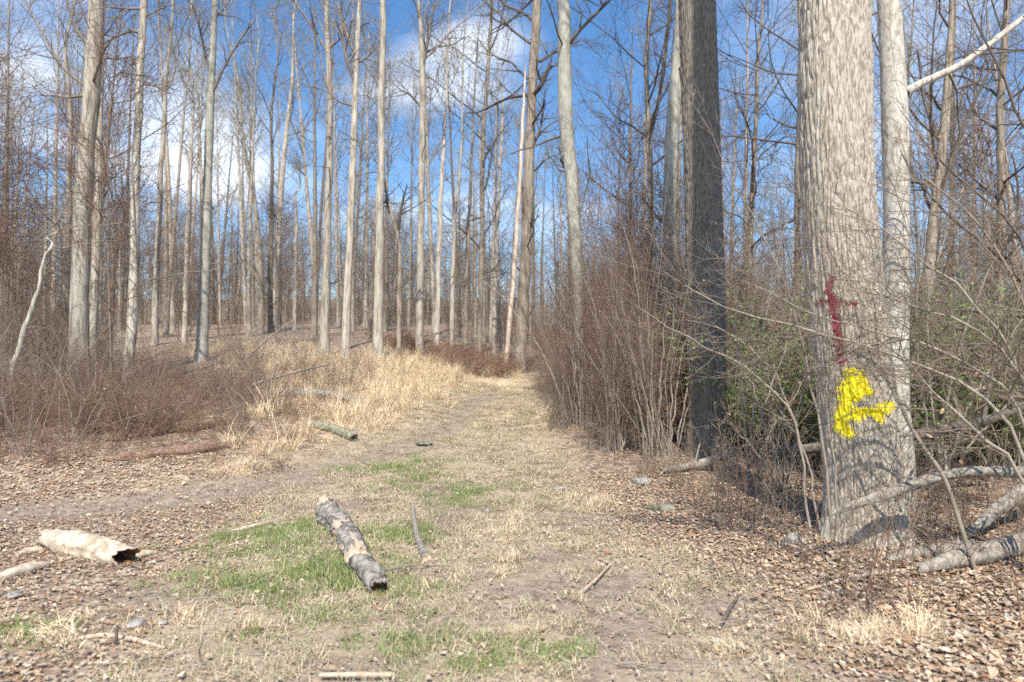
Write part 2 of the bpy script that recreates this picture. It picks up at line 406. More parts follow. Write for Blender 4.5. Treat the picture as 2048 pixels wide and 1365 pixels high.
k.bump(k.math('ADD', k.math('MULTIPLY', cs.outputs[1], 0.5), k.math('ADD', mid, k.math('MULTIPLY', fine, 0.4))), 0.8, 0.03, b)
gme = mesh_np('forest_ground', np.stack([GX, GY, GZ], -1).reshape(-1, 3), quads, gm, True,
              {'zone': np.stack([tr_, gr_, st_, di_], -1).reshape(-1, 4)})
tag(link('forest_ground', gme), kind='structure')

# ------------------------------------------------------------------ tubes: vectorised branching
def nrm(v): return v / np.maximum(np.linalg.norm(v, axis=-1, keepdims=True), 1e-9)
class Tubes:
    def __init__(s): s.V = []; s.F = []; s.n = 0
    def add(s, P, Rr, sides):
        """P (N,K,3) Rr (N,K)"""
        P = np.asarray(P, float); Rr = np.asarray(Rr, float)
        if P.ndim == 2: P = P[None]; Rr = Rr[None]
        N, K, _ = P.shape
        T = nrm(np.gradient(P, axis=1))
        mean = nrm(P[:, -1] - P[:, 0] + 1e-6)
        ref = np.zeros((N, 3)); ref[np.arange(N), np.argmin(np.abs(mean), axis=1)] = 1
        U = nrm(np.cross(T, ref[:, None, :])); W = np.cross(T, U)
        a = np.arange(sides) * 2 * np.pi / sides
        ring = P[:, :, None, :] + Rr[:, :, None, None] * (U[:, :, None, :] * np.cos(a)[None, None, :, None] + W[:, :, None, :] * np.sin(a)[None, None, :, None])
        s.V.append(ring.reshape(-1, 3))
        i = (np.arange(N * K * sides).reshape(N, K, sides) + s.n)
        j = np.roll(i, -1, axis=2)
        s.F.append(np.stack([i[:, :-1], j[:, :-1], j[:, 1:], i[:, 1:]], -1).reshape(-1, 4))
        s.n += N * K * sides
    def mesh(s, name, mat): return mesh_np(name, np.concatenate(s.V), np.concatenate(s.F), mat)
def sprout(P, Rr, n, rng, t0, t1, ang, length, k=4, wander=0.12, up=0.05, rf=0.6, rmin=0.004, lt=None, flat=0.0):
    """n children on each of N parent polylines -> (N*n,k,3),(N*n,k). length: (lo,hi) or function of t"""
    N, K, _ = P.shape
    t = t0 + (t1 - t0) * (np.arange(n)[None] + rng.random((N, n))) / n
    t = np.clip(t, 0, 0.999); f = t * (K - 1); i = np.floor(f).astype(int); f = f - i
    r = np.arange(N)[:, None]
    A, B = P[r, i], P[r, i + 1]
    S = (A + (B - A) * f[..., None]).reshape(-1, 3)
    T = nrm(B - A).reshape(-1, 3)
    rp = (Rr[r, i] + (Rr[r, i + 1] - Rr[r, i]) * f).ravel()
    g = rng.normal(size=S.shape); g[:, 2] *= (1 - flat)
    perp = nrm(g - T * (g * T).sum(1, keepdims=True))
    a = np.radians(rng.uniform(ang[0], ang[1], len(S)))[:, None]
    D = nrm(np.cos(a) * T + np.sin(a) * perp)
    L = rng.uniform(length[0], length[1], len(S)) * (1 if lt is None else lt(t.ravel()))
    out = [S]; d = D; cur = S
    for j in range(k - 1):
        d = nrm(d + wander * rng.normal(size=d.shape) + up * np.array([0, 0, 1.0]))
        cur = cur + d * (L / (k - 1))[:, None]; out.append(cur)
    Q = np.stack(out, 1)
    r0 = np.maximum(rp * rf * rng.uniform(0.7, 1.0, len(S)), rmin)
    taper = np.linspace(1, 0.35, k)
    return Q, np.maximum(r0[:, None] * taper[None], rmin * 0.7)
def flakes(P, size, rng, mat, name):
    """small two-triangle bud / leaf flakes at points P"""
    n = len(P)
    u = nrm(rng.normal(size=(n, 3))); w = nrm(np.cross(u, rng.normal(size=(n, 3))))
    s = size * rng.uniform(0.6, 1.3, n)[:, None]
    V = np.stack([P, P + u * s * 0.5 + w * s * 0.28, P + u * s, P + u * s * 0.5 - w * s * 0.28], 1).reshape(-1, 3)
    F = np.arange(4 * n).reshape(n, 4)
    return mesh_np(name, V, F, mat, False)
def leafpts(Q, rng, per):
    N, K, _ = Q.shape
    t = rng.uniform(0.35, 1, (N, per)) * (K - 1) * 0.999; i = t.astype(int); f = (t - i)[..., None]
    r = np.arange(N)[:, None]
    return (Q[r, i] * (1 - f) + Q[r, i + 1] * f).reshape(-1, 3)
def trunk_line(rng, Ht, r0, k=18, bend=0.012, lean=(0, 0)):
    z = np.linspace(0, 1, k) ** 0.9 * Ht
    w = np.cumsum(np.cumsum(rng.normal(size=(k, 2)) * bend, axis=0), axis=0) * Ht / k * 0.6
    w -= w[0]; w = w - (w[1] - w[0]) * 0
    P = np.stack([w[:, 0] + lean[0] * z, w[:, 1] + lean[1] * z, z], -1)
    Rr = r0 * (1 - 0.9 * (z / Ht) ** 1.15) + r0 * 0.35 * np.exp(-z / 0.35)
    return P, Rr
def gen_tree(seed, Ht, r0, crown0=0.5, kind='poplar', P=None, Rr=None, dense=1.0, sides=12, low=4, crook=None, budmat=None, buds=True, lines=None):
    """-> meshes (trunk, crown, buds); crown0 = share of the height where the crown begins"""
    rng = np.random.default_rng(seed)
    if P is None: P, Rr = trunk_line(rng, Ht, r0)
    tr = Tubes(); P3 = P[None]; R3 = Rr[None]
    tr.add(np.vstack([P[:1] - [0, 0, 0.5], P]), np.concatenate([Rr[:1] * 1.05, Rr]), sides)
    cr = Tubes()
    if kind == 'poplar':
        n1, ln, ang, up = 17, (2.4, 4.8), (28, 60), 0.12
        shape = lambda t: (0.35 + 1.0 * np.sin(np.pi * np.clip((t - crown0) / (1 - crown0), 0, 1) ** 0.7)) * np.where(t > .93, .5, 1)
    elif kind == 'spread':
        n1, ln, ang, up = 20, (3.0, 6.5), (40, 80), 0.05
        shape = lambda t: 0.35 + 0.85 * np.sin(np.pi * np.clip((t - crown0) / (1 - crown0), 0, 1) ** 0.8)
    else:   # sapling
        n1, ln, ang, up = 16, (0.8, 2.0), (40, 80), 0.06
        shape = lambda t: 1.15 - 0.8 * t
    sc = Ht / 24.0 if kind != 'sapling' else Ht / 6.0
    q1, r1 = sprout(P3, R3, int(n1 * dense ** .5), rng, crown0, 0.985, ang, (ln[0] * sc, ln[1] * sc), 7, 0.16, up, 0.45, 0.010, shape)
    q2, r2 = sprout(q1, r1, int(round(6 * dense ** .5)), rng, 0.22, 0.98, (28, 60), (0.9 * sc, 2.1 * sc), 5, 0.18, 0.07, 0.6, 0.007, lambda t: 1.15 - 0.5 * t)
    q3, r3 = sprout(q2, r2, 5, rng, 0.15, 1.0, (25, 60), (0.35 * sc, 0.95 * sc), 3, 0.16, 0.06, 0.6, 0.0052)
    cr.add(q1, r1, 6); cr.add(q2, r2, 4); cr.add(q3, r3, 3)
    # thin dead limbs on the bare bole
    if low:
        ql, rl = sprout(P3, R3, low, rng, 0.12, crown0, (50, 95), (0.6, 2.4), 6, 0.22, 0.06, 0.22, 0.008)
        qm, rm = sprout(ql, rl, 4, rng, 0.3, 1.0, (30, 65), (0.2, 0.7), 3, 0.2, 0.02, 0.6, 0.005)
        cr.add(ql, rl, 5); cr.add(qm, rm, 3)
    if lines:
        for (LP, LR) in lines:
            cr.add(LP, LR, 6)
            qa, ra = sprout(np.asarray(LP)[None], np.asarray(LR)[None], 7, rng, 0.25, 1.0, (30, 65), (0.4, 1.3), 4, 0.18, 0.05, 0.6, 0.006)
            qb, rb = sprout(qa, ra, 4, rng, 0.2, 1.0, (25, 60), (0.2, 0.6), 3, 0.16, 0.04, 0.6, 0.004)
            cr.add(qa, ra, 4); cr.add(qb, rb, 3)
    bm = None
    if buds:
        pts = leafpts(q3, rng, 2 if kind == 'poplar' else 1)
        if kind != 'poplar': pts = pts[rng.random(len(pts)) < (0.5 if kind == 'spread' else 0.07)]
        bm = (pts, rng)
    return tr, cr, bm
KINDMAT = {}
def tree_meshes(name, trunkmat, crownmat, budmat, budsize, *a, **k):
    tr, cr, bm = gen_tree(*a, **k)
    ms = [('trunk', tr.mesh(name + '_trunk', trunkmat)), ('crown', cr.mesh(name + '_crown', crownmat))]
    if bm and budmat: ms.append(('buds', flakes(bm[0], budsize, bm[1], budmat, name + '_buds')))
    return ms
def plant_tree(name, ms, loc, label, group=None, rotz=0.0, scale=(1, 1, 1), tilt=(0, 0), cat='tree'):
    root = empty(name, loc); root.rotation_euler = (tilt[0], tilt[1], rotz); root.scale = scale
    tag(root, label, cat, group)
    for pn, me in ms:
        o = link(pn, me, root)
        if pn in ('buds', 'limb_twigs'): o['kind'] = 'stuff'
    return root

# ------------------------------------------------------------------ the two large furrowed trees by the trail
def furrowed_trunk(name, mat, D, edges, Htop, na, nz, base_y, amp, seed, paint=None):
    """edges: list of (py, x_left, x_right) in photograph pixels, read off at distance D"""
    ed = sorted(edges, key=lambda q: -q[0])
    zc, xc, rr = [], [], []
    for (py, xl, xr) in ed:
        a, b_ = at(xl, py, D), at(xr, py, D)
        zc.append((a[2] + b_[2]) / 2); xc.append((a[0] + b_[0]) / 2); rr.append((b_[0] - a[0]) / 2 * 0.985)
    zc, xc, rr = map(np.array, (zc, xc, rr))
    base = np.array([xc[0], D, h1(xc[0], D)])
    z0 = base[2] - 0.35
    ztop_v = zc[-1]
    zs = np.concatenate([np.linspace(z0, ztop_v + 0.4, nz), np.linspace(ztop_v + 0.4, base[2] + Htop, 26)[1:]])
    slope = (xc[-1] - xc[-3]) / (zc[-1] - zc[-3])
    X = np.interp(zs, zc, xc); Rr = np.interp(zs, zc, rr)
    ker = np.ones(41) / 41.0
    sm = lambda v: np.convolve(np.pad(v, 20, mode='edge'), ker, mode='valid')
    hi = zs > ztop_v
    X = np.where(hi, xc[-1] + slope * (zs - ztop_v) * np.exp(-(zs - ztop_v) / 14), X)
    Rr = np.where(hi, rr[-1] * (1 - 0.93 * ((zs - ztop_v) / (base[2] + Htop - ztop_v)) ** 1.5), Rr)
    Xs, Rs = sm(X[:nz]), sm(Rr[:nz]); X[:nz] = Xs; Rr[:nz] = Rs
    flare = np.clip(1 - (zs - base[2]) / 0.55, 0, 1.4) ** 2
    th = np.arange(na) * 2 * np.pi / na
    TH, ZZ = np.meshgrid(th, zs)
    RR = Rr[:, None] * (1 + 0.10 * flare[:, None] * (1 + 0.6 * np.cos(5 * TH + 0.7 + seed)) + 0.02 * np.cos(2 * TH + 1.3 + ZZ * 0.7) + 0.015 * np.cos(3 * TH + ZZ * 1.1 + seed))
    cx_, cy_ = np.cos(TH), np.sin(TH)
    warp = fbm(np.stack([cx_ * 2.0, cy_ * 2.0, ZZ * 1.3 + seed], -1), 2) * 1.6
    pr = np.stack([RR * cx_ * 44 + warp, RR * cy_ * 44 - warp, ZZ * 6.5 + seed * 7], -1)
    nv = np.abs(2 * vnoise(pr) - 1); ridge = 1 - np.exp(-(nv / 0.34) ** 2)
    ridge2 = vnoise(np.stack([RR * cx_ * 70, RR * cy_ * 70, ZZ * 14 + 3], -1))
    disp = amp * (1.25 * ridge + 0.35 * ridge2 - 1.1)
    RR = RR + disp
    V = np.stack([X[:, None] + RR * cx_, D + RR * cy_ + 0 * ZZ, ZZ], -1)
    n = len(zs)
    i = np.arange(n * na).reshape(n, na); j = np.roll(i, -1, 1)
    F = np.stack([i[:-1], j[:-1], j[1:], i[1:]], -1).reshape(-1, 4)
    org = base.copy()
    root = empty(name, tuple(org))
    me = mesh_np(name + '_trunk', V.reshape(-1, 3) - org, F, mat)
    link('trunk', me, root)
    up = np.stack([X[nz + 2:], np.full(len(zs) - nz - 2, D), zs[nz + 2:]], -1) - org
    if paint:
        C = V.reshape(-1, 3)[F].mean(1)
        N_ = np.cross(V.reshape(-1, 3)[F[:, 1]] - V.reshape(-1, 3)[F[:, 0]], V.reshape(-1, 3)[F[:, 3]] - V.reshape(-1, 3)[F[:, 0]])
        front = (C[:, 1] < D + 0.05)
        pxx, pyy = project(C)
        rg = (ridge * 0.7 + ridge2 * 0.3).reshape(-1)[F].mean(1)
        for (pn, pm, maskfn, lab) in paint:
            mk = maskfn(pxx, pyy, rg) & front
            Fm = F[mk]
            uniq, inv = np.unique(Fm, return_inverse=True)
            Vp = V.reshape(-1, 3)[uniq].copy()
            cxr = np.interp(Vp[:, 2], zs, X)
            radial = nrm(np.stack([Vp[:, 0] - cxr, Vp[:, 1] - D, np.zeros(len(Vp))], -1))
            Vp = Vp + radial * 0.003
            o = link(pn, mesh_np(name + '_' + pn, Vp - org, inv.reshape(-1, 4), pm), root)
            o['label'] = lab
    return root, up, Rr[nz + 2:], org

def cap(px, py, pts):
    """distance in pixels to a stroke of capsules minus its radius; pts = [(x,y,r), ...]"""
    d = np.full(px.shape, 1e9)
    for (a, b_) in zip(pts[:-1], pts[1:]):
        ab = np.array([b_[0] - a[0], b_[1] - a[1]], float); L = max(ab @ ab, 1e-6)
        t = np.clip(((px - a[0]) * ab[0] + (py - a[1]) * ab[1]) / L, 0, 1)
        d = np.minimum(d, np.hypot(px - a[0] - t * ab[0], py - a[1] - t * ab[1]) - (a[2] + (b_[2] - a[2]) * t))
    return d
def red_mask(px, py, rg):
    nn = fbm(np.stack([px / 9.0, py / 9.0, 0 * px], -1), 3) - 0.5; sp = np.random.default_rng(8).random(px.shape) - 0.5
    v = cap(px, py, [(1665, 558, 4), (1658, 580, 6), (1667, 605, 9), (1672, 640, 9), (1678, 680, 8), (1683, 722, 8)])
    h = cap(px, py, [(1634, 607, 6), (1660, 602, 7), (1700, 606, 6), (1713, 608, 4)])
    full = (rg + 0.5 * nn > 0.12)
    faint = (rg + 0.9 * nn + 0.25 * sp > 0.26)
    return (((v + 14 * nn + 7 * sp) < 0) & full) | (((h + 12 * nn + 8 * sp) < 0) & faint)
def yel_mask(px, py, rg):
    nn = fbm(np.stack([px / 8.0, py / 8.0, 0 * px + 4], -1), 3) - 0.5; sp = np.random.default_rng(9).random(px.shape) - 0.5
    head = cap(px, py, [(1708, 760, 26), (1712, 775, 29)]); head = np.minimum(head, cap(px, py, [(1690, 775, 14), (1735, 782, 12)]))
    neck = cap(px, py, [(1692, 795, 16), (1690, 815, 14), (1682, 830, 14)])
    lobe = cap(px, py, [(1680, 835, 14), (1684, 855, 14), (1700, 868, 10), (1697, 874, 6)])
    bar = cap(px, py, [(1685, 828, 14), (1720, 828, 13), (1760, 823, 13), (1780, 814, 9)])
    bar = np.minimum(bar, cap(px, py, [(1758, 836, 8), (1764, 846, 5)]))
    d = np.minimum(np.minimum(head, neck), np.minimum(lobe, bar))
    return (d + 13 * nn + 9 * sp < 0) & (rg + 0.5 * nn > 0.08 + 0.2 * smooth(d, -9, 0))
BIG_D = ground_hit(1725, 1075)[1]
big_root, up, upr, org = furrowed_trunk('tulip_tree', M['furrow'], BIG_D,
    [(1090, 1648, 1812), (1000, 1655, 1797), (800, 1640, 1786), (600, 1620, 1766), (400, 1605, 1747), (200, 1597, 1738), (0, 1604, 1733)],
    27.0, 440, 460, 1075, 0.0125, 2.0,
    [('red_paint_mark', M['redpaint'], red_mask, 'dark red sprayed cross mark on the bark'),
     ('yellow_paint_mark', M['yelpaint'], yel_mask, 'bright yellow sprayed blob and bar on the bark')])
tag(big_root, 'thick furrowed trunk beside the trail sprayed with a red cross and yellow mark', 'tree')
tr, cr, bm = gen_tree(301, 20, 0.25, 0.25, 'poplar', up, upr, 0.6, low=0)
link('crown', cr.mesh('tulip_tree_crown', M['crown']), big_root)
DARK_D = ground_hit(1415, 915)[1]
dark_root, up, upr, org = furrowed_trunk('shaded_tree', M['furrow_shade'], DARK_D,
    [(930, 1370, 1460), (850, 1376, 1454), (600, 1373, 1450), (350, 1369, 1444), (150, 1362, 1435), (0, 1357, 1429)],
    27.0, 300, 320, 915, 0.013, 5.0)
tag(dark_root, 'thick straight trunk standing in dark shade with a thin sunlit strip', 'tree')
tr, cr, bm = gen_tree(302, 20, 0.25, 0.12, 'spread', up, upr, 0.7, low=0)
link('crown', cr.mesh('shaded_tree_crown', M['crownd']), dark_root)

# ------------------------------------------------------------------ trees placed one by one
def px_trunk(D, pts, Htot, seed, base_dx=0):
    """pts from base upward: (px, py, width px) at distance D; the trunk goes on above the last point to height Htot"""
    rng = np.random.default_rng(seed)
    W = [at(p[0], p[1], D) for p in pts]; wd = [p[2] * D / FPX / 2 for p in pts]
    W = np.array(W); wd = np.array(wd) * (0.86 if D > 16 else 1.0)
    g = h1(W[0, 0], D)
    W[0, 2] = g
    top = W[-1]; d = nrm(W[-1] - W[-2]); d = nrm(d * np.array([0.5, 0.5, 1]))
    rem = max(Htot - (top[2] - g), 1.0)
    n = 7
    ext = [top + d * rem * (i + 1) / n + np.array([rng.normal() * .05, rng.normal() * .05, 0]) * (i + 1) for i in range(n)]
    rw = [wd[-1] * (1 - 0.93 * ((i + 1) / n)) for i in range(n)]
    P = np.vstack([W, ext]); Rr = np.concatenate([wd, rw])
    # resample
    s = np.concatenate([[0], np.cumsum(np.linalg.norm(np.diff(P, axis=0), axis=1))])
    ss = np.concatenate([np.linspace(0, min(1.0, s[-1] * .1), 4)[:-1], np.linspace(min(1.0, s[-1] * .1), s[-1], 26)])
    Q = np.stack([np.interp(ss, s, P[:, a]) for a in range(3)], -1); rq = np.interp(ss, s, Rr)
    for a in range(3):
        v = Q[:, a].copy(); v[1:-1] = (Q[:-2, a] + 2 * Q[1:-1, a] + Q[2:, a]) / 4; Q[:, a] = v
    Q[1:-1, :2] += rng.normal(size=(len(Q) - 2, 2)) * 0.012
    rq = rq * (1 + 0.3 * np.exp(-ss / 0.3)) * (1 + 0.03 * rng.normal(size=len(rq)))
    org = np.array([Q[0, 0], Q[0, 1], g])
    return Q - org, rq, org
def line_px(D, pts, org, dd=0.0):
    n = len(pts)
    P = np.array([at(p[0], p[1], D + dd * i / max(n - 1, 1)) for i, p in enumerate(pts)]) - org
    Rr = np.array([p[2] * D / FPX / 2 for p in pts])
    s = np.linspace(0, n - 1, max(8, 3 * n)); i0 = np.arange(n)
    return np.stack([np.interp(s, i0, P[:, a]) for a in range(3)], -1), np.interp(s, i0, Rr)
def hand(name, label, pts, Htot, seed, kind='poplar', mat='poplar', crown='crown', bud='budg', D=None, crown0=0.5, dense=0.75, low=4, limbs=(), cat='tree', budsize=0.05, group=None, limb_dd=0.4, own_limb=False):
    if D is None: D = ground_hit(pts[0][0], pts[0][1])[1]
    P, Rr, org = px_trunk(D, pts, Htot, seed)
    lines = [line_px(D, l, org, limb_dd * (1 if i % 2 else -1)) for i, l in enumerate(limbs)]
    ms = tree_meshes(name, M[mat], M[crown], M[bud] if bud else None, budsize, seed, Htot, Rr[3], crown0, kind, P, Rr, dense, 14, low, lines=None if own_limb else lines)
    if own_limb:
        for LP, LR in lines:
            T = Tubes(); T.add(LP, LR * 0.8, 10); ms.append(('limb', T.mesh(name + '_limb', M[mat])))
            g2 = np.random.default_rng(seed); T = Tubes(); qa, ra = sprout(LP[None], LR[None], 9, g2, 0.3, 1.0, (30, 65), (0.4, 1.2), 5, 0.18, 0.05, 0.3, 0.006); qb, rb = sprout(qa, ra, 6, g2, 0.2, 1.0, (25, 60), (0.2, 0.6), 3, 0.16, 0.04, 0.6, 0.003)
            T.add(qa, ra, 5); T.add(qb, rb, 3); ms.append(('limb_twigs', T.mesh(name + '_limb_twigs', M[crown])))
    return plant_tree(name, ms, tuple(org), label, group, cat=cat)
G1 = 'tall poplars standing along the left side of the trail'
hand('poplar_tree', 'stout grey tree at far left with a kinked trunk, its thin companion beside it', [(155, 765, 44), (158, 650, 40), (165, 450, 36), (176, 260, 36), (188, 150, 36), (192, 0, 34)], 24, 11, mat='poplar', group=G1, low=3,
     limbs=[[(185, 100, 7), (150, 60, 5), (120, -40, 4)], [(178, 180, 6), (120, 130, 5), (60, 20, 4), (20, -60, 3)], [(180, 190, 9), (140, 195, 5), (80, 190, 3)]])
hand('poplar_tree', 'slim pale trunk leaning against the right side of the stout far left tree', [(184, 755, 18), (186, 650, 18), (195, 480, 17), (198, 300, 16), (200, 190, 13), (205, 20, 10)], 17, 12, mat='poplar', group=G1, low=3)
hand('poplar_tree', 'grey poplar with dark stubby side limbs near the top left corner', [(256, 765, 24), (264, 640, 22), (268, 450, 20), (274, 300, 18), (281, 120, 17), (288, 0, 15)], 23, 13, mat='poplar', group=G1, low=4,
     limbs=[[(283, 18, 6), (250, 18, 4), (210, 12, 3)], [(280, 65, 8), (262, 62, 6), (235, 72, 4), (205, 90, 3)], [(279, 150, 5), (265, 112, 4), (240, 118, 3), (208, 118, 2)], [(280, 168, 4), (310, 172, 3), (340, 188, 2)], [(286, 35, 4), (320, 18, 3), (350, 8, 2)]])
hand('poplar_tree', 'slender trunk half hidden in the thicket at the far left edge', [(128, 720, 16), (132, 560, 15), (136, 420, 13), (140, 300, 11)], 18, 14, mat='poplar', group=G1)
hand('poplar_tree', 'leaning pale trunk low at the left picture edge inside the brush', [(8, 800, 12), (40, 690, 11), (70, 600, 9), (90, 530, 6)], 3.6, 15, mat='poplar', group=G1, kind='spread', bud=None, crown0=.75, dense=.3, low=2)
hand('poplar_tree', 'straight pale trunk between the side-limbed poplar and the brightest poplar', [(309, 690, 15), (314, 520, 13), (322, 340, 12), (330, 200, 9)], 19, 16, group=G1)
hand('poplar_tree', 'thin poplar just left of the brightest white poplar', [(368, 685, 11), (372, 560, 10), (378, 400, 9), (384, 260, 7)], 17, 17, group=G1)
hand('poplar_tree', 'brightest white-grey poplar on the left with a wide V of limbs at the top', [(402, 722, 27), (408, 600, 24), (414, 400, 20), (421, 200, 18), (426, 80, 14), (431, 0, 13)], 24, 18, mat='smooth', group=G1, low=2,
     limbs=[[(421, 195, 7), (450, 130, 5), (480, 80, 4), (510, 40, 3)], [(424, 45, 6), (445, 20, 4), (470, -15, 3)], [(420, 150, 5), (400, 60, 4), (385, 10, 3)]])
hand('poplar_tree', 'thin upright trunk far behind, left of the forked pale pair', [(497, 672, 10), (499, 560, 9), (500, 440, 7), (505, 330, 5)], 17, 19, group=G1)
hand('poplar_tree', 'pale trunk bending left near its top, left one of the forked pale pair', [(522, 668, 15), (522, 560, 13), (514, 430, 11), (502, 360, 9), (490, 310, 7)], 20, 20, group=G1, bud='budr')
hand('poplar_tree', 'pale trunk leaning right, right one of the forked pale pair', [(549, 660, 15), (554, 520, 13), (562, 380, 12), (572, 270, 10), (582, 190, 7)], 22, 21, group=G1)
hand('poplar_tree', 'dark bole standing close behind the forked pale pair', [(542, 665, 14), (540, 590, 12), (542, 480, 10), (545, 330, 8)], 20, 22, mat='brown', crown='crownd', group=G1)
hand('poplar_tree', 'short thin pale stem right of the forked pale pair with open sky above', [(589, 665, 9), (591, 560, 8), (592, 440, 7)], 9, 23, group=G1, crown0=.8)
hand('poplar_tree', 'tall straight poplar, left of the two side by side at the middle left', [(648, 712, 23), (653, 560, 20), (657, 380, 17), (660, 200, 15), (656, 60, 12), (652, 0, 10)], 22, 24, mat='poplar', group=G1, low=3,
     limbs=[[(656, 110, 5), (630, 60, 5), (600, 20, 4), (570, -20, 3)], [(660, 200, 4), (640, 110, 3), (625, 60, 2)], [(660, 95, 6), (690, 70, 4), (705, 40, 3)]])
hand('poplar_tree', 'poplar with crooked dark upper limbs, right of two side by side', [(690, 716, 20), (696, 560, 18), (704, 400, 16), (708, 260, 15), (711, 160, 13), (716, 40, 10), (720, 0, 8)], 22, 25, mat='poplar', group=G1, low=3,
     limbs=[[(708, 160, 8), (695, 125, 7), (685, 80, 6), (682, 20, 5)], [(711, 110, 6), (690, 60, 4), (676, 10, 4)], [(707, 212, 6), (680, 205, 4), (650, 180, 3), (610, 172, 2)], [(711, 130, 6), (740, 110, 4), (752, 90, 3)]])
hand('poplar_tree', 'very straight thick poplar rising from the dry grass in the left middle', [(756, 722, 25), (758, 600, 22), (760, 400, 19), (763, 200, 15), (766, 0, 12)], 25, 26, mat='poplar', group=G1, low=2)
hand('crooked_tree', 'short crooked tree with a dark Y-shaped broken top against blue sky', [(797, 722, 12), (799, 600, 11), (800, 520, 9), (797, 470, 8), (785, 440, 7), (778, 405, 6), (771, 390, 5)], 7.2, 27, mat='brown', crown='crownd', group=None, bud=None, crown0=.93, dense=.15, low=2,
     limbs=[[(797, 462, 7), (800, 430, 6), (806, 400, 5), (814, 370, 3)], [(780, 425, 7), (774, 405, 6), (772, 385, 4)]])
hand('poplar_tree', 'tall poplar forking high up beneath the right-hand cloud', [(838, 712, 19), (840, 560, 17), (843, 380, 15), (845, 220, 13), (845, 110, 11), (838, 0, 7)], 21, 28, mat='poplar', group=G1, low=3,
     limbs=[[(846, 130, 8), (858, 70, 6), (868, 10, 4)], [(846, 110, 5), (870, 95, 4), (905, 90, 3), (930, 75, 2)], [(843, 215, 5), (820, 190, 4), (800, 180, 3)]])
hand('poplar_tree', 'slim poplar just right of the high-forking poplar', [(873, 706, 14), (876, 560, 12), (881, 420, 11), (888, 280, 8), (893, 200, 6)], 18, 29, group=G1)
hand('poplar_tree', 'pale slim trunk behind the brown weeds at the trail bend', [(903, 704, 11), (905, 560, 10), (911, 430, 8), (920, 330, 6)], 17, 30, group=G1)
hand('poplar_tree', 'thin trunk second left of the dark limby tree above the trail bend', [(930, 702, 11), (933, 560, 10), (938, 440, 8), (944, 300, 6)], 18, 31, group=G1, mat='brown')
hand('limby_tree', 'dark trunk with many short crooked limbs above the trail bend', [(958, 705, 13), (962, 560, 12), (964, 420, 11), (966, 280, 10), (975, 140, 9), (985, 0, 7)], 19, 32, mat='brown', crown='crownd', kind='spread', crown0=.22, dense=1.0, low=2, bud='budt')
hand('poplar_tree', 'thin pale trunk right of the dark limby tree', [(988, 708, 11), (990, 560, 10), (996, 420, 9), (1003, 280, 7)], 18, 33, group=G1)
hand('rough_tree', 'rough-barked ragged trunk above the end of the trail with broken side stubs', [(1038, 745, 28), (1044, 640, 27), (1053, 480, 25), (1059, 300, 24), (1066, 150, 22), (1075, 0, 19)], 21, 34, mat='brown', crown='crownd', kind='spread', D=25, crown0=.45, dense=.9, low=8, bud='budt',
     limbs=[[(1056, 200, 12), (1080, 175, 9), (1100, 130, 8)], [(1050, 330, 8), (1080, 260, 5), (1090, 200, 3)]])
hand('dead_snag', 'peeled pinkish snag with splintered top beside the rough-barked trunk', [(1010, 742, 11), (1020, 640, 11), (1033, 480, 10), (1042, 320, 8), (1047, 220, 7), (1050, 142, 3)], 10.2, 35, mat='snag', crown='crown', bud=None, D=24.5, crown0=.9, dense=.1, low=2, cat='snag')
hand('beech_tree', 'smooth greenish trunk with an elbow bend right of the rough-barked tree', [(1166, 860, 22), (1160, 700, 20), (1154, 520, 22), (1147, 400, 27), (1137, 300, 28), (1129, 220, 29), (1131, 120, 27), (1126, 0, 25)], 18, 36, mat='smooth', crown='crownd', kind='spread', D=15, crown0=.52, dense=.9, low=4, bud='budr',
     limbs=[[(1131, 95, 10), (1160, 60, 7), (1200, 20, 6), (1240, -20, 4)], [(1142, 355, 6), (1120, 320, 3)]])
hand('oak_tree', 'thin dark forked tree against blue sky left of the pale leaning trunk', [(1300, 800, 15), (1302, 500, 14), (1300, 330, 13), (1294, 200, 12), (1292, 100, 10), (1300, 0, 8)], 15, 37, mat='brown', crown='crownd', kind='spread', D=19, crown0=.4, dense=.9, low=4, bud='budr',
     limbs=[[(1302, 265, 8), (1318, 200, 7), (1332, 100, 6), (1345, -30, 5)]])
hand('beech_tree', 'pale smooth trunk leaning right into the large shaded trunk', [(1342, 905, 36), (1342, 700, 31), (1340, 513, 29), (1338, 360, 28), (1348, 205, 26), (1356, 77, 21), (1362, -20, 18)], 19, 38, mat='smooth', crown='crownd', kind='spread', D=14.5, crown0=.55, dense=.8, low=4, bud='budr')
hand('beech_tree', 'mottled pale trunk close behind the painted trunk with one rising limb', [(1797, 985, 52), (1795, 850, 48), (1791, 700, 50), (1793, 500, 50), (1794, 300, 51), (1789, 150, 48), (1776, 0, 43)], 19, 39, mat='mottle', crown='crownd', kind='spread', D=BIG_D + 1.15, crown0=.5, dense=.8, low=0, bud='budr',
     limbs=[[(1812, 185, 24), (1840, 168, 19), (1920, 132, 17), (1985, 85, 16), (2060, 25, 14), (2150, -60, 10)]], limb_dd=0.0, own_limb=True)
hand('oak_tree', 'thin grey stem seen in the gap between the painted and mottled trunks', [(1742, 860, 16), (1743, 400, 14), (1741, 200, 13), (1738, 0, 11)], 14, 40, mat='smooth', crown='crownd', kind='spread', D=13.5, crown0=.5, dense=.7, bud='budr')
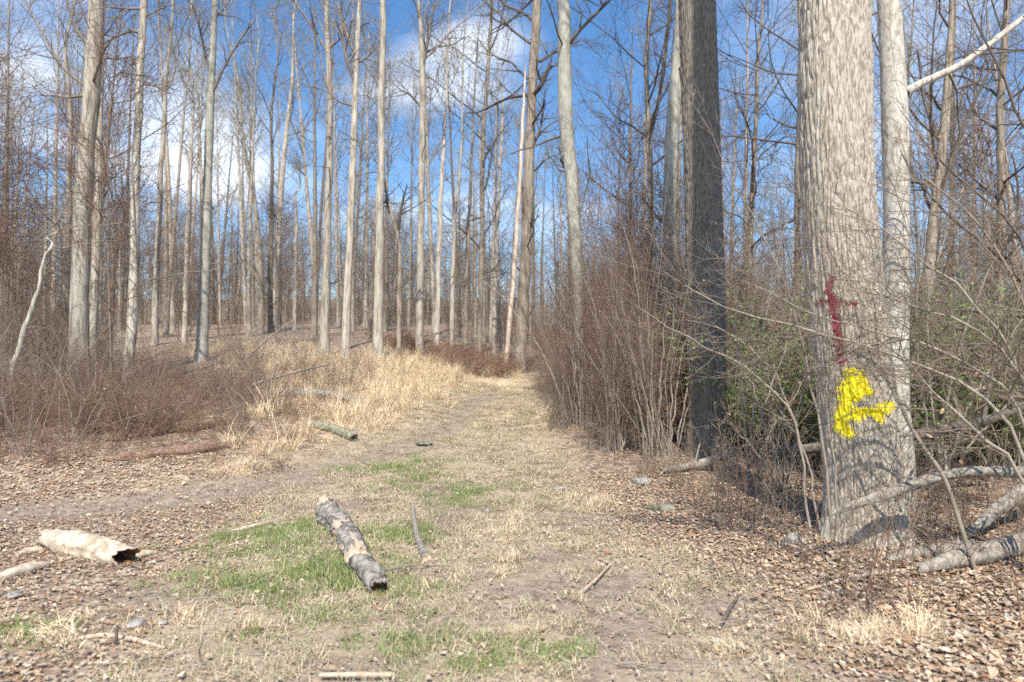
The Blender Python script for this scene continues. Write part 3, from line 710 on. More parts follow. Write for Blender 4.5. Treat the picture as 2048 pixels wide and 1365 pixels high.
hand('oak_tree', 'dark twisting many-branched tree at upper right behind the mottled trunk', [(1850, 880, 24), (1855, 560, 22), (1870, 420, 20), (1890, 260, 18), (1900, 120, 14), (1905, 0, 10)], 13, 41, mat='brown', crown='crownd', kind='spread', D=14, crown0=.2, dense=1.2, low=4, bud='budr',
     limbs=[[(1866, 430, 9), (1900, 330, 8), (1935, 230, 7), (1990, 120, 5)], [(1885, 300, 8), (1850, 210, 6), (1835, 100, 4)]])
hand('oak_tree', 'dark branchy tree at the right picture edge rising through the twigs', [(1990, 880, 20), (1996, 600, 18), (2004, 400, 16), (2000, 200, 14), (2015, 0, 11)], 13, 42, mat='brown', crown='crownd', kind='spread', D=15.5, crown0=.25, dense=1.1, low=4, bud='budr')
hand('oak_tree', 'dark thin trunk just left of the painted trunk against the sky', [(1592, 880, 18), (1594, 560, 16), (1598, 300, 15), (1602, 100, 12), (1600, 0, 10)], 14, 43, mat='brown', crown='crownd', kind='spread', D=16.5, crown0=.35, dense=1.0, low=4, bud='budr')
hand('oak_tree', 'thin dark tree in the gap right of the large shaded trunk', [(1500, 880, 14), (1497, 600, 13), (1505, 380, 11), (1512, 200, 9), (1520, 60, 7)], 13, 44, mat='brown', crown='crownd', kind='spread', D=18, crown0=.3, dense=1.0, low=4, bud='budr')

# ------------------------------------------------------------------ the stand behind: prototypes, then copies
PROTO = []
for i in range(6):
    PROTO.append(('poplar_tree', tree_meshes('stand_poplar_%d' % i, M['mixed'], M['crown'], M['budg'] if i % 3 else M['budt'], 0.085, 500 + i, 24.0, 0.20, (0.45, 0.52, 0.4, 0.55, 0.48, 0.5)[i], 'poplar', None, None, 1.15, 10, 5)))
for i in range(4):
    PROTO.append(('maple_tree', tree_meshes('stand_maple_%d' % i, M['mixed'], M['crownd'] if i % 2 else M['crown'], M['budr'], 0.05, 520 + i, 17.0, 0.15, (0.22, 0.3, 0.26, 0.35)[i], 'spread', None, None, 1.25, 9, 4)))
for i in range(4):
    PROTO.append(('sapling_tree', tree_meshes('stand_sapling_%d' % i, M['twig'], M['twig'] if i % 2 else M['redtwig'], M['budr'] if i % 2 else M['deadleaf'], 0.035, 540 + i, 6.0, 0.035, 0.15, 'sapling', None, None, 1.1, 6, 0)))
rng = np.random.default_rng(77)
taken = []
for o in list(COL.objects):
    if o.get('category') in ('tree', 'snag'): taken.append((o.location.x, o.location.y))
def spot_ok(x, y, dmin):
    return all((x - a) ** 2 + (y - b_) ** 2 > dmin * dmin for a, b_ in taken)
STAND = []
def scatter(n, kinds, d0, d1, u0, u1, dmin, srange, tilt=0.03, power=1.0):
    made = 0; tries = 0
    while made < n and tries < n * 30:
        tries += 1
        y = d0 + (d1 - d0) * rng.random() ** power; u = rng.uniform(u0, u1); x = u * y
        if dist_poly(np.array([x]), np.array([y]), TRAIL)[0] < 1.5 or not spot_ok(x, y, dmin): continue
        i = int(rng.choice(kinds)); nm, ms = PROTO[i]
        s = rng.uniform(*srange); w = s * rng.uniform(0.6, 1.05)
        STAND.append(plant_tree(nm, ms, (x, y, h1(x, y) - 0.05), 'bare tree of the stand', None, rng.uniform(0, 6.28), (w, w, s), (rng.normal() * tilt, rng.normal() * tilt)))
        taken.append((x, y)); made += 1
scatter(26, range(0, 6), 31, 48, -0.80, -0.02, 1.8, (0.62, 0.90))
scatter(40, range(0, 6), 46, 64, -0.80, 0.10, 1.5, (0.70, 0.98))
scatter(12, range(0, 6), 27, 52, 0.0, 0.85, 2.0, (0.7, 1.0))
scatter(6, range(6, 10), 34, 60, -0.8, -0.05, 2.4, (0.5, 0.8))
scatter(24, range(6, 10), 17, 45, 0.06, 0.85, 2.0, (0.55, 0.95))
scatter(8, range(6, 10), 17, 30, -0.95, -0.58, 2.0, (0.5, 0.8))
scatter(10, range(6, 10), 36, 56, -0.6, 0.05, 2.0, (0.45, 0.7))
scatter(12, range(10, 14), 24, 42, -0.85, 0.0, 1.2, (0.6, 1.2))
scatter(22, range(10, 14), 13, 30, 0.06, 0.85, 0.9, (0.6, 1.3))
scatter(12, range(10, 14), 13, 24, -0.95, -0.56, 0.9, (0.7, 1.4))
# every tree of the stand gets a label that finds it from a neighbour one can recognise
import collections
KEY = [(155, 'stout far left tree'), (262, 'side-limbed poplar'), (314, 'straight pale trunk'), (408, 'brightest white poplar'), (549, 'forked pale pair'), (651, 'left-hand paired poplar'),
       (694, 'right-hand paired poplar'), (758, 'very straight thick poplar'), (840, 'high-forking poplar'), (905, 'slim pale bend trunk'), (962, 'dark limby tree'), (1045, 'rough-barked trunk'),
       (1150, 'elbow-bent smooth trunk'), (1342, 'pale leaning trunk'), (1412, 'large shaded trunk'), (1700, 'painted trunk'), (1792, 'mottled trunk'), (1900, 'twisting upper right tree')]
buck = collections.defaultdict(list)
for o in STAND:
    px_, _ = project(np.array(o.location) + [0, 0, 2.0])
    kx, kn = min(KEY, key=lambda q: abs(q[0] - px_))
    buck[(o.name.split('.')[0], kn, 'left' if px_ < kx else 'right')].append(o)
ORD = ['nearest'] + [q + ' nearest' for q in 'second third fourth fifth sixth seventh eighth ninth tenth eleventh twelfth thirteenth fourteenth fifteenth sixteenth'.split()]
WORD = {'poplar_tree': ('slender grey poplar', 'slender grey poplars', 'behind'), 'maple_tree': ('twiggy brown maple', 'twiggy brown maples', 'behind'), 'sapling_tree': ('thin bare sapling', 'thin bare saplings', 'beside')}
for (nm, kn, sd), L_ in buck.items():
    L_.sort(key=lambda o: o.location.y)
    one, many, w_ = WORD[nm]
    for i_, o in enumerate(L_):
        if len(L_) == 1: o['label'] = '%s %s and just %s of the %s' % (one, w_, sd, kn)
        else: o['label'] = '%s %s %s and %s of the %s' % (ORD[min(i_, 15)], one, w_, sd, kn)
        o['group'] = {'poplar_tree': 'slender poplars of the stand', 'maple_tree': 'twiggy maples of the wood', 'sapling_tree': 'bare understorey saplings'}[nm]

# ------------------------------------------------------------------ stuff: instanced masses
PCOL = bpy.data.collections.new('plant_sources')      # source meshes only, never linked into the scene
def stuff(name, label, cat, meshes, pts, rot, scl, pick, sparts=None):
    c = bpy.data.collections.new(name + '_sources')
    for i, ml in enumerate(meshes):
        c.objects.link(bpy.data.objects.new('%s_source_%02d' % (name, i), ml))
    me = bpy.data.meshes.new(name)
    pts = np.asarray(pts, np.float32); n = len(pts)
    me.vertices.add(n); me.vertices.foreach_set('co', pts.ravel())
    for an, ty, key, arr in (('rot', 'FLOAT_VECTOR', 'vector', rot), ('scl', 'FLOAT_VECTOR', 'vector', scl), ('pick', 'INT', 'value', pick)):
        a = me.attributes.new(an, ty, 'POINT'); a.data.foreach_set(key, np.ascontiguousarray(arr, np.int32 if ty == 'INT' else np.float32).ravel())
    o = link(name, me)
    tag(o, label, cat, None, 'stuff')
    ng = bpy.data.node_groups.new(name, 'GeometryNodeTree')
    ng.interface.new_socket('Geometry', in_out='INPUT', socket_type='NodeSocketGeometry')
    ng.interface.new_socket('Geometry', in_out='OUTPUT', socket_type='NodeSocketGeometry')
    N = ng.nodes; Lk = ng.links
    gi, go = N.new('NodeGroupInput'), N.new('NodeGroupOutput')
    m2p = N.new('GeometryNodeMeshToPoints')
    ci = N.new('GeometryNodeCollectionInfo'); ci.inputs['Collection'].default_value = c
    ci.inputs['Separate Children'].default_value = True; ci.inputs['Reset Children'].default_value = True
    ip = N.new('GeometryNodeInstanceOnPoints'); ip.inputs['Pick Instance'].default_value = True
    def at_(nm, dt):
        q = N.new('GeometryNodeInputNamedAttribute'); q.data_type = dt; q.inputs['Name'].default_value = nm
        return [s for s in q.outputs if s.enabled and s.name == 'Attribute'][0]
    Lk.new(gi.outputs[0], m2p.inputs[0]); Lk.new(m2p.outputs[0], ip.inputs['Points']); Lk.new(ci.outputs[0], ip.inputs['Instance'])
    Lk.new(at_('pick', 'INT'), ip.inputs['Instance Index']); Lk.new(at_('rot', 'FLOAT_VECTOR'), ip.inputs['Rotation']); Lk.new(at_('scl', 'FLOAT_VECTOR'), ip.inputs['Scale'])
    Lk.new(ip.outputs[0], go.inputs[0])
    md = o.modifiers.new('scatter', 'NODES'); md.node_group = ng
    return o
def inst(name, label, cat, meshes, X, Y, rng, s=(0.8, 1.2), dz=0.0, tilt=0.06, zs=(0.9, 1.15)):
    n = len(X)
    pts = np.stack([X, Y, H(X, Y) + dz], -1)
    rot = np.stack([rng.normal(size=n) * tilt, rng.normal(size=n) * tilt, rng.uniform(0, 6.28, n)], -1)
    sc = rng.uniform(*s, n); scl = np.stack([sc, sc, sc * rng.uniform(*zs, n)], -1)
    return stuff(name, label, cat, meshes, pts, rot, scl, rng.integers(0, len(meshes), n))
def join_meshes(name, mlist):
    """several numpy (V,F,mat) into one multi-material mesh"""
    V, F, mi, mats, o = [], [], [], [], 0
    for (v, f, m) in mlist:
        V.append(v); F.append(f + o); o += len(v)
        if m not in mats: mats.append(m)
        mi.append(np.full(len(f), mats.index(m), np.int32))
    me = mesh_np(name, np.concatenate(V), np.concatenate(F))
    for m in mats: me.materials.append(m)
    me.polygons.foreach_set('material_index', np.concatenate(mi))
    return me
def tubes_np(T): return np.concatenate(T.V), np.concatenate(T.F)
def flakes_np(P, size, rng):
    n = len(P)
    u = nrm(rng.normal(size=(n, 3))); w = nrm(np.cross(u, rng.normal(size=(n, 3))))
    s = size * rng.uniform(0.6, 1.3, n)[:, None]
    V = np.stack([P, P + u * s * 0.5 + w * s * 0.3, P + u * s, P + u * s * 0.5 - w * s * 0.3], 1).reshape(-1, 3)
    return V, np.arange(4 * n).reshape(n, 4)
def bush(seed, nst, Hh, spread, r, mat, twigmat, leafmat=None, leafsize=0.03, per=1, keep=1.0, nt1=8, nt2=4, arch=0.0, base=0.15):
    g = np.random.default_rng(seed); T = Tubes(); T2 = Tubes()
    k = 7; a = g.uniform(0, 6.28, nst); rad = base * np.sqrt(g.random(nst))
    S = np.stack([rad * np.cos(a), rad * np.sin(a), np.full(nst, -0.08)], -1)
    lean = g.uniform(0.05, 1, nst) * spread; d = nrm(np.stack([np.cos(a) * lean, np.sin(a) * lean, np.ones(nst)], -1))
    L = Hh * g.uniform(0.55, 1.1, nst); P = [S]; cur = S
    for j in range(k - 1):
        d = nrm(d + 0.10 * g.normal(size=d.shape) - arch * np.array([0, 0, 1.0]) * (j / k)); cur = cur + d * (L / (k - 1))[:, None]; P.append(cur)
    P = np.stack(P, 1); Rr = (r * g.uniform(0.6, 1.2, nst))[:, None] * np.linspace(1, 0.3, k)[None]
    T.add(P, Rr, 5)
    q1, r1 = sprout(P, Rr, nt1, g, 0.2, 1.0, (25, 65), (0.18 * Hh, 0.36 * Hh), 4, 0.16, 0.05 - arch * .5, 0.6, 0.0028)
    q2, r2 = sprout(q1, r1, nt2, g, 0.15, 1.0, (25, 65), (0.06 * Hh, 0.17 * Hh), 3, 0.14, 0.03, 0.7, 0.0022)
    T2.add(q1, r1, 3); T2.add(q2, r2, 3)
    L_ = [(*tubes_np(T), mat), (*tubes_np(T2), twigmat)]
    if leafmat:
        pts = leafpts(q2, g, per); pts = pts[g.random(len(pts)) < keep]
        L_.append((*flakes_np(pts, leafsize, g), leafmat))
    return join_meshes('bush_%d' % seed, L_)
BRUSH = [bush(600 + i, 11, (1.9, 2.3, 1.5, 2.6, 1.7)[i], 0.45, 0.0085, M['shrub'] if i % 2 else M['twig'], (M['redtwig'], M['twig'], M['redtwig'], M['twig'], M['redtwig'])[i], M['deadleaf'], 0.03, 1, 0.04, 8, 3) for i in range(5)]
WHIP = [bush(610 + i, 5, (3.6, 4.6, 3.0)[i], 0.10, 0.011, M['shrub'], M['redtwig'], None, 0, 1, 1, 9, 4, 0, 0.25) for i in range(3)]
GREENB = [bush(620 + i, 12, (2.0, 2.5, 1.6)[i], 0.6, 0.010, M['shrub'], M['twig'], M['green'], 0.055, 5, 0.9) for i in range(3)]
BRAMB = [bush(640 + i, 11, (0.75, 1.0, 0.6)[i], 0.8, 0.005, M['cane'], M['cane'], M['deadleaf'], 0.035, 1, 0.06, 6, 3, 0.35, 0.3) for i in range(3)]
rg = np.random.default_rng(5)
def region(n, fn, x0, x1, y0, y1, g):
    X = g.uniform(x0, x1, n); Y = g.uniform(y0, y1, n)
    k_ = g.random(n) < fn(X, Y)
    return X[k_], Y[k_]
PXY = lambda X, Y: project(np.stack([X, Y, H(X, Y)], -1))
# thicket along the right edge of the trail (edge line read off the photograph, ground points)
EDGE = px_poly([(1290, 958), (1165, 918), (1090, 858), (1072, 806), (1068, 778)])
EDGE = np.vstack([EDGE, [[3.2, 26.0], [9, 31]]])
def right_of_edge(X, Y):
    xe = np.interp(Y, EDGE[:, 1], EDGE[:, 0])
    return X - xe
def f_thick(X, Y):
    d = right_of_edge(X, Y)
    return smooth(d, -0.1, 0.25) * (1 - 0.75 * smooth(d, 2.2, 5.0)) * (1 - 0.9 * np.exp(-((X - dark_root.location.x) ** 2 + (Y - DARK_D) ** 2) / 0.25)) * (~((X > dark_root.location.x - 0.55) & (Y < DARK_D + 0.2))) * (~((X > 0.29 * Y + 0.2) & (Y < 15)))
X, Y = region(980, f_thick, 0.6, 9, 10.2, 25, rg)
n_ = len(X); d_ = right_of_edge(X, Y); sc_ = (0.26 + 0.70 * smooth(d_, -0.1, 1.4)) * rg.uniform(0.6, 1.4, n_)
pk_ = np.where((rg.random(n_) < 0.62) & (d_ > 0.15), rg.integers(5, 8, n_), rg.integers(0, 5, n_)); sc_ = np.where(pk_ > 4, rg.uniform(0.35, 1.0, n_) * (0.6 + 0.75 * smooth(d_, 0.2, 2.0)), sc_ * 0.75)
stuff('brush_thicket', 'tangled leafless brush with reddish twigs along the right edge of the trail', 'brush', BRUSH + WHIP, np.stack([X, Y, H(X, Y)], -1),
      np.stack([rg.normal(size=n_) * .14, rg.normal(size=n_) * .14, rg.uniform(0, 6.28, n_)], -1), np.stack([sc_, sc_, sc_ * rg.uniform(.8, 1.45, n_)], -1), pk_)
def f_rb(X, Y): return (Y > 14) * (X > 2.2) * 0.9
X, Y = region(270, f_rb, 2.2, 14, 11.5, 22, rg)
inst('brush_thicket', 'brown leafless brush filling the wood behind the painted trunk', 'brush', BRUSH + WHIP, X, Y, rg, (0.6, 1.25))
X, Y = region(190, lambda X, Y: 0.85 + 0 * X, 3.75, 12, 9.0, 14.5, rg)
inst('green_shrubs', 'loose shrubs just leafing out green behind the painted trunk', 'shrubs', GREENB, X, Y, rg, (0.7, 1.1))
X, Y = region(200, lambda X, Y: 0.9 * (X < -0.60 * Y + 0.4 * np.sin(Y * 2)), -18, -6.6, 11.5, 24, rg)
inst('brush_thicket', 'dense brown twiggy brush at the far left edge of the picture', 'brush', BRUSH, X, Y, rg, (0.6, 1.1))
X, Y = region(420, lambda X, Y: 0.7 * smooth(-X, 3.0, 4.6) * (1 - 0.7 * smooth(Y, 11.5, 14)) * (0.4 + 0.9 * (n2(X, Y, 1.3, 2, 8.1) > .5)), -15, -2.6, 10.0, 18, rg)
inst('bramble_patch', 'low reddish bramble canes over the fallen logs on the left bank', 'brambles', BRAMB, X, Y, rg, (0.6, 1.2))
X, Y = region(720, lambda X, Y: 0.9 * smooth(-X - 0.30 * Y, -0.7, 1.0) * (0.35 + 0.8 * (n2(X, Y, 1.2, 2, 6.1) > .47)), -14, -2.8, 8.9, 17, rg)
n_ = len(X); sc_ = (0.24 + 0.26 * smooth(-X - 0.42 * Y, 0.0, 1.6) + 0.38 * smooth(-X - 0.60 * Y, 0.4, 2.4)) * rg.uniform(0.55, 1.25, n_)
stuff('bramble_patch', 'thick dark reddish bramble tangle at the left edge of the picture', 'brambles', BRAMB + BRUSH[:1] + BRUSH[3:4] + BRUSH[1:2], np.stack([X, Y, H(X, Y)], -1),
      np.stack([rg.normal(size=n_) * .25, rg.normal(size=n_) * .25, rg.uniform(0, 6.28, n_)], -1), np.stack([sc_ * 1.2, sc_ * 1.2, sc_ * rg.uniform(.7, 1.2, n_)], -1), rg.choice(6, n_, p=[.3, .28, .3, .04, .04, .04]))
X, Y = region(520, lambda X, Y: 0.8 * smooth(-X, 2.6, 4.4) * (1 - smooth(-X - 0.62 * Y, 0, 2)) * (0.3 + 0.9 * (n2(X, Y, 1.7, 2, 3.3) > .48)), -16, -2.4, 10.2, 20, rg)
inst('brush_thicket', 'low messy dead brush and weeds covering the left bank', 'brush', BRUSH + BRAMB, X, Y, rg, (0.2, 0.6), 0, 0.35, (0.7, 1.2))
X, Y = region(260, lambda X, Y: 0.8 + 0 * X, -4.6, 0.6, 21.5, 27, rg)
keep = dist_poly(X, Y, TRAIL) > 1.0; X, Y = X[keep], Y[keep]
keep = (X > -2.4) | (Y > 24.5); X, Y = X[keep], Y[keep]
inst('weed_patch', 'strip of dark reddish-brown weeds at the trail bend beneath the poplars', 'weeds', BRAMB, X, Y, rg, (0.7, 1.1))
X, Y = region(900, lambda X, Y: 0.75 + 0 * X, -64, 64, 30, 80, rg)
keep = (np.abs(X) < 0.82 * Y) & (dist_poly(X, Y, TRAIL) > 1.2); X, Y = X[keep], Y[keep]
n_ = len(X); sc_ = rg.uniform(0.5, 1.0, n_) * (1 + 1.5 * smooth(Y, 40, 60))
stuff('understorey_brush', 'grey-brown brush covering the floor of the wood between the far trunks', 'brush', BRUSH + WHIP, np.stack([X, Y, H(X, Y)], -1),
      np.stack([rg.normal(size=n_) * .06, rg.normal(size=n_) * .06, rg.uniform(0, 6.28, n_)], -1), np.stack([sc_ * 1.2, sc_ * 1.2, sc_], -1), rg.integers(0, 8, n_))
# far wood: hundreds of trees past counting
def tree_join(ms):
    L_ = []
    for _, me in ms:
        v = np.empty(len(me.vertices) * 3, np.float32); me.vertices.foreach_get('co', v)
        f = np.empty(len(me.loops), np.int32); me.loops.foreach_get('vertex_index', f)
        L_.append((v.reshape(-1, 3), f.reshape(-1, 4), me.materials[0]))
    return join_meshes('far_tree', L_)
FAR = [tree_join(PROTO[i][1]) for i in (0, 2, 3, 6, 7, 8)]
Y = rg.uniform(62, 170, 400); X = rg.uniform(-0.85, 0.85, 400) * Y
Y2 = rg.uniform(50, 120, 420); X2 = rg.uniform(-0.82, 0.82, 420) * Y2
X = np.concatenate([X, X2]); Y = np.concatenate([Y, Y2])
n_ = len(X); low_ = np.arange(n_) >= 400; sc_ = np.where(low_, rg.uniform(0.35, 0.65, n_), rg.uniform(0.5, 0.85, n_))
stuff('far_wood', 'far wood of countless bare trunks and crowns closing the view', 'wood', FAR, np.stack([X, Y, H(X, Y) - .1], -1),
      np.stack([rg.normal(size=n_) * .03, rg.normal(size=n_) * .03, rg.uniform(0, 6.28, n_)], -1), np.stack([sc_ * np.where(low_, 1.2, 1), sc_ * np.where(low_, 1.2, 1), sc_], -1), np.where(low_, rg.integers(3, 6, n_), rg.integers(0, 6, n_)))

# ------------------------------------------------------------------ grass and leaf litter
def tuft(seed, n, Lr, rad, w, cols, mat, droop=0.5, k=4):
    g = np.random.default_rng(seed)
    a = g.uniform(0, 6.28, n); r = rad * np.sqrt(g.random(n))
    S = np.stack([r * np.cos(a), r * np.sin(a), np.full(n, -0.01)], -1)
    b_ = g.uniform(0, 6.28, n); L = g.uniform(*Lr, n)
    lean = np.abs(g.normal(size=n)) * 0.35
    d = nrm(np.stack([np.cos(b_) * lean, np.sin(b_) * lean, np.ones(n)], -1))
    side_ = np.stack([-np.sin(b_), np.cos(b_), np.zeros(n)], -1)
    P = [S]; cur = S
    for j in range(k - 1):
        d = nrm(d + droop * g.uniform(0.2, 1, n)[:, None] * np.stack([np.cos(b_) * .6, np.sin(b_) * .6, np.full(n, -0.45)], -1)); cur = cur + d * (L / (k - 1))[:, None]; P.append(cur)
    P = np.stack(P, 1); W = w * np.linspace(1, 0.15, k)[None, :, None] * side_[:, None, :]
    V = np.stack([P - W, P + W], 2).reshape(-1, 3)
    i = np.arange(n * k * 2).reshape(n, k, 2)
    F = np.stack([i[:, :-1, 0], i[:, :-1, 1], i[:, 1:, 1], i[:, 1:, 0]], -1).reshape(-1, 4)
    cc = np.array(cols)[g.integers(0, len(cols), n)] * g.uniform(0.8, 1.15, (n, 1))
    c = np.concatenate([np.repeat(cc, 2 * k, 0), np.ones((n * 2 * k, 1))], 1)
    return mesh_np('tuft_%d' % seed, V, F, mat, True, {'col': c})
SC = [(0.78, 0.61, 0.40), (0.84, 0.70, 0.50), (0.64, 0.47, 0.29), (0.72, 0.58, 0.40)]
GC = [(0.20, 0.34, 0.08), (0.29, 0.42, 0.13), (0.50, 0.44, 0.27), (0.42, 0.40, 0.22), (0.17, 0.24, 0.07)]
TC = [(0.52, 0.42, 0.29), (0.42, 0.35, 0.23), (0.60, 0.50, 0.36), (0.34, 0.35, 0.17)]
TALL = [tuft(700 + i, 55, (0.22, (0.62, 0.5, 0.7, 0.45)[i]), 0.15, 0.004, SC, M['straw'], (0.5, 0.9, 0.7, 1.1)[i]) for i in range(4)]
LOWS = [tuft(710 + i, 70, (0.10, 0.24), 0.12, 0.0032, SC, M['straw'], 0.9) for i in range(3)]
TURF = [tuft(720 + i, 80, (0.035, 0.08), 0.11, 0.0024, GC, M['grassg'], 0.5) for i in range(4)]
THAT = [tuft(730 + i, 60, (0.03, 0.09), 0.13, 0.0026, TC, M['straw'], 1.1) for i in range(4)]
g = np.random.default_rng(31)
def zpick(n, x0, x1, y0, y1, fn):
    X = g.uniform(x0, x1, n); Y = g.uniform(y0, y1, n); k_ = g.random(n) < fn(X, Y, *zones(X, Y)); return X[k_], Y[k_]
X, Y = zpick(14000, -14, 3.5, 9.0, 28, lambda X, Y, t_, gr, st, di: st ** 1.5 * (1 - 0.95 * t_) * (1 - di))
inst('dry_grass', 'tall blond dry grass on the bank left of the trail', 'grass', TALL, X, Y, g, (0.4, 1.1), 0, 0.2)
X, Y = zpick(16000, -5, 4.5, 3, 27, lambda X, Y, t_, gr, st, di: np.clip(st * 0.9, 0, 1) * (1 - di) * (1 - 0.85 * t_ * (Y > 9)))
inst('dry_grass', 'short flattened straw-coloured grass along the trail and in the foreground', 'grass', LOWS, X, Y, g, (0.4, 0.85), 0, 0.25)
X, Y = zpick(24000, -5, 3.5, 2.6, 16, lambda X, Y, t_, gr, st, di: np.clip(gr * gr * 1.1, 0, 1))
inst('green_grass', 'patchy fresh green grass around the log in the foreground', 'grass', TURF, X, Y, g, (0.6, 1.15), 0, 0.12)
X, Y = zpick(20000, -5, 4.0, 2.6, 20, lambda X, Y, t_, gr, st, di: np.clip(t_ * 0.7 * (1 - 0.9 * di) * (0.35 + 1.2 * n2(X, Y, .9, 2, 6.6)), 0, 1))
inst('matted_grass', 'thin matted dead grass covering the trail', 'grass', THAT, X, Y, g, (0.6, 1.2), 0, 0.15)
# leaves
def leaves(k_, X, Y, g, name, label):
    n = len(X)
    L = g.uniform(0.018, 0.046, n) * np.where(g.random(n) < .05, 1.7, 1.0) * k_ * (1 + 0.35 * smooth(X, 1.5, 3) * (1 - smooth(Y, 5, 7))) * (1 + 0.6 * smooth(Y, 9, 20)); W = L * g.uniform(0.22, 0.46, n)
    yaw = g.uniform(0, 6.28, n)
    fold = g.uniform(0.05, 0.5, n) * np.sign(g.normal(size=n) + 0.4); curl = g.normal(size=n) * 0.35
    loc = np.zeros((n, 6, 3))
    ux = np.array([0, .38, .8, 1, .42, .5]); uy = np.array([0, 1, .55, -.1, -1, 0.0])
    jag = 1 + 0.3 * g.normal(size=(n, 6))
    loc[..., 0] = ux * L[:, None]; loc[..., 1] = uy * W[:, None] * jag
    loc[..., 2] = np.abs(uy) * (W * fold)[:, None] + (ux - .5) ** 2 * (L * curl)[:, None] * 2
    tx, ty = g.normal(size=n) * 0.2, g.normal(size=n) * 0.2
    loc[..., 0] -= L[:, None] / 2
    loc[..., 2] += loc[..., 0] * tx[:, None] + loc[..., 1] * ty[:, None]
    c_, s_ = np.cos(yaw)[:, None], np.sin(yaw)[:, None]
    V = np.stack([X[:, None] + c_ * loc[..., 0] - s_ * loc[..., 1], Y[:, None] + s_ * loc[..., 0] + c_ * loc[..., 1], loc[..., 2]], -1)
    V[..., 2] += H(V[..., 0], V[..., 1]) + np.maximum(0, -loc[..., 2].min(1))[:, None] * 0.8 + g.uniform(0.003, 0.022, n)[:, None]
    b0 = (np.arange(n) * 6)[:, None]
    F3 = np.concatenate([b0 + np.array(q) for q in ([0, 5, 1], [1, 5, 2], [2, 5, 3], [3, 5, 4], [4, 5, 0])], 0); F4 = None
    pal = np.array([(0.48, 0.36, 0.255), (0.38, 0.265, 0.18), (0.55, 0.44, 0.33), (0.62, 0.53, 0.42), (0.29, 0.19, 0.125), (0.45, 0.28, 0.16), (0.50, 0.42, 0.33), (0.20, 0.13, 0.09), (0.34, 0.17, 0.10), (0.42, 0.35, 0.27)])
    pr = np.array([.20, .19, .13, .04, .15, .04, .1, .07, .02, .10])
    cc = np.minimum(pal[g.choice(len(pal), n, p=pr / pr.sum())] * g.uniform(0.84, 1.16, (n, 1)) * np.array([1.0, 0.98, 0.95]), 0.8)
    c = np.concatenate([np.repeat(cc, 6, 0), np.ones((n * 6, 1))], 1)
    o = link(name, mesh_np(name, V.reshape(-1, 3), F4, M['litter'], False, {'col': c}, F3))
    tag(o, label, 'leaves', None, 'stuff')
dens = lambda X, Y, t_, gr, st, di: np.clip((1 - 0.80 * t_) * (1 - 0.9 * di) * (1 - 0.7 * gr) * (1 - 0.75 * st) * (0.45 + 1.1 * n2(X, Y, 0.7, 3, 2.2)), 0.03, 1)
X, Y = zpick(70000, 0.2, 6.0, 2.6, 9.5, dens)
leaves(0.86, X, Y, g, 'leaf_litter', 'brown fallen leaves carpeting the ground around the painted trunk')
X, Y = zpick(54000, -6.5, 0.2, 2.8, 9.5, dens)
leaves(0.86, X, Y, g, 'leaf_litter', 'fallen leaves strewn over the left foreground and the trail')
X, Y = zpick(34000, -10, 9, 9.5, 17, dens)
leaves(0.86, X, Y, g, 'leaf_litter', 'fallen leaves on the left bank and under the brush')
X, Y = zpick(34000, -5, 5, 2.7, 9.0, lambda X, Y, t_, gr, st, di: 0.35 + 0.65 * di)
leaves(0.42, X, Y, g, 'leaf_crumbs', 'crumbled bits of leaf and bark strewn over the bare dirt')
# loose twigs lying about
def litter_twigs(n, x0, x1, y0, y1, name, label):
    X = g.uniform(x0, x1, n); Y = g.uniform(y0, y1, n); a = g.uniform(0, 6.28, n); L = g.uniform(0.12, 0.55, n)
    k_ = 4; P = []
    for j in range(k_):
        t_ = j / (k_ - 1) - 0.5
        px_, py_ = X + np.cos(a) * L * t_ + g.normal(size=n) * 0.012, Y + np.sin(a) * L * t_ + g.normal(size=n) * 0.012
        P.append(np.stack([px_, py_, H(px_, py_) + g.uniform(0.008, 0.03, n)], -1))
    T = Tubes(); T.add(np.stack(P, 1), g.uniform(0.002, 0.005, n)[:, None] * np.linspace(1, .6, k_)[None], 4)
    tag(link(name, T.mesh(name, M['shrub'])), label, 'twigs', None, 'stuff')
litter_twigs(420, 0.6, 6, 3, 11, 'fallen_twigs', 'thin fallen twigs scattered through the leaves on the right')
litter_twigs(420, -10, 0.5, 3, 16, 'fallen_twigs', 'thin fallen twigs scattered over the left foreground')

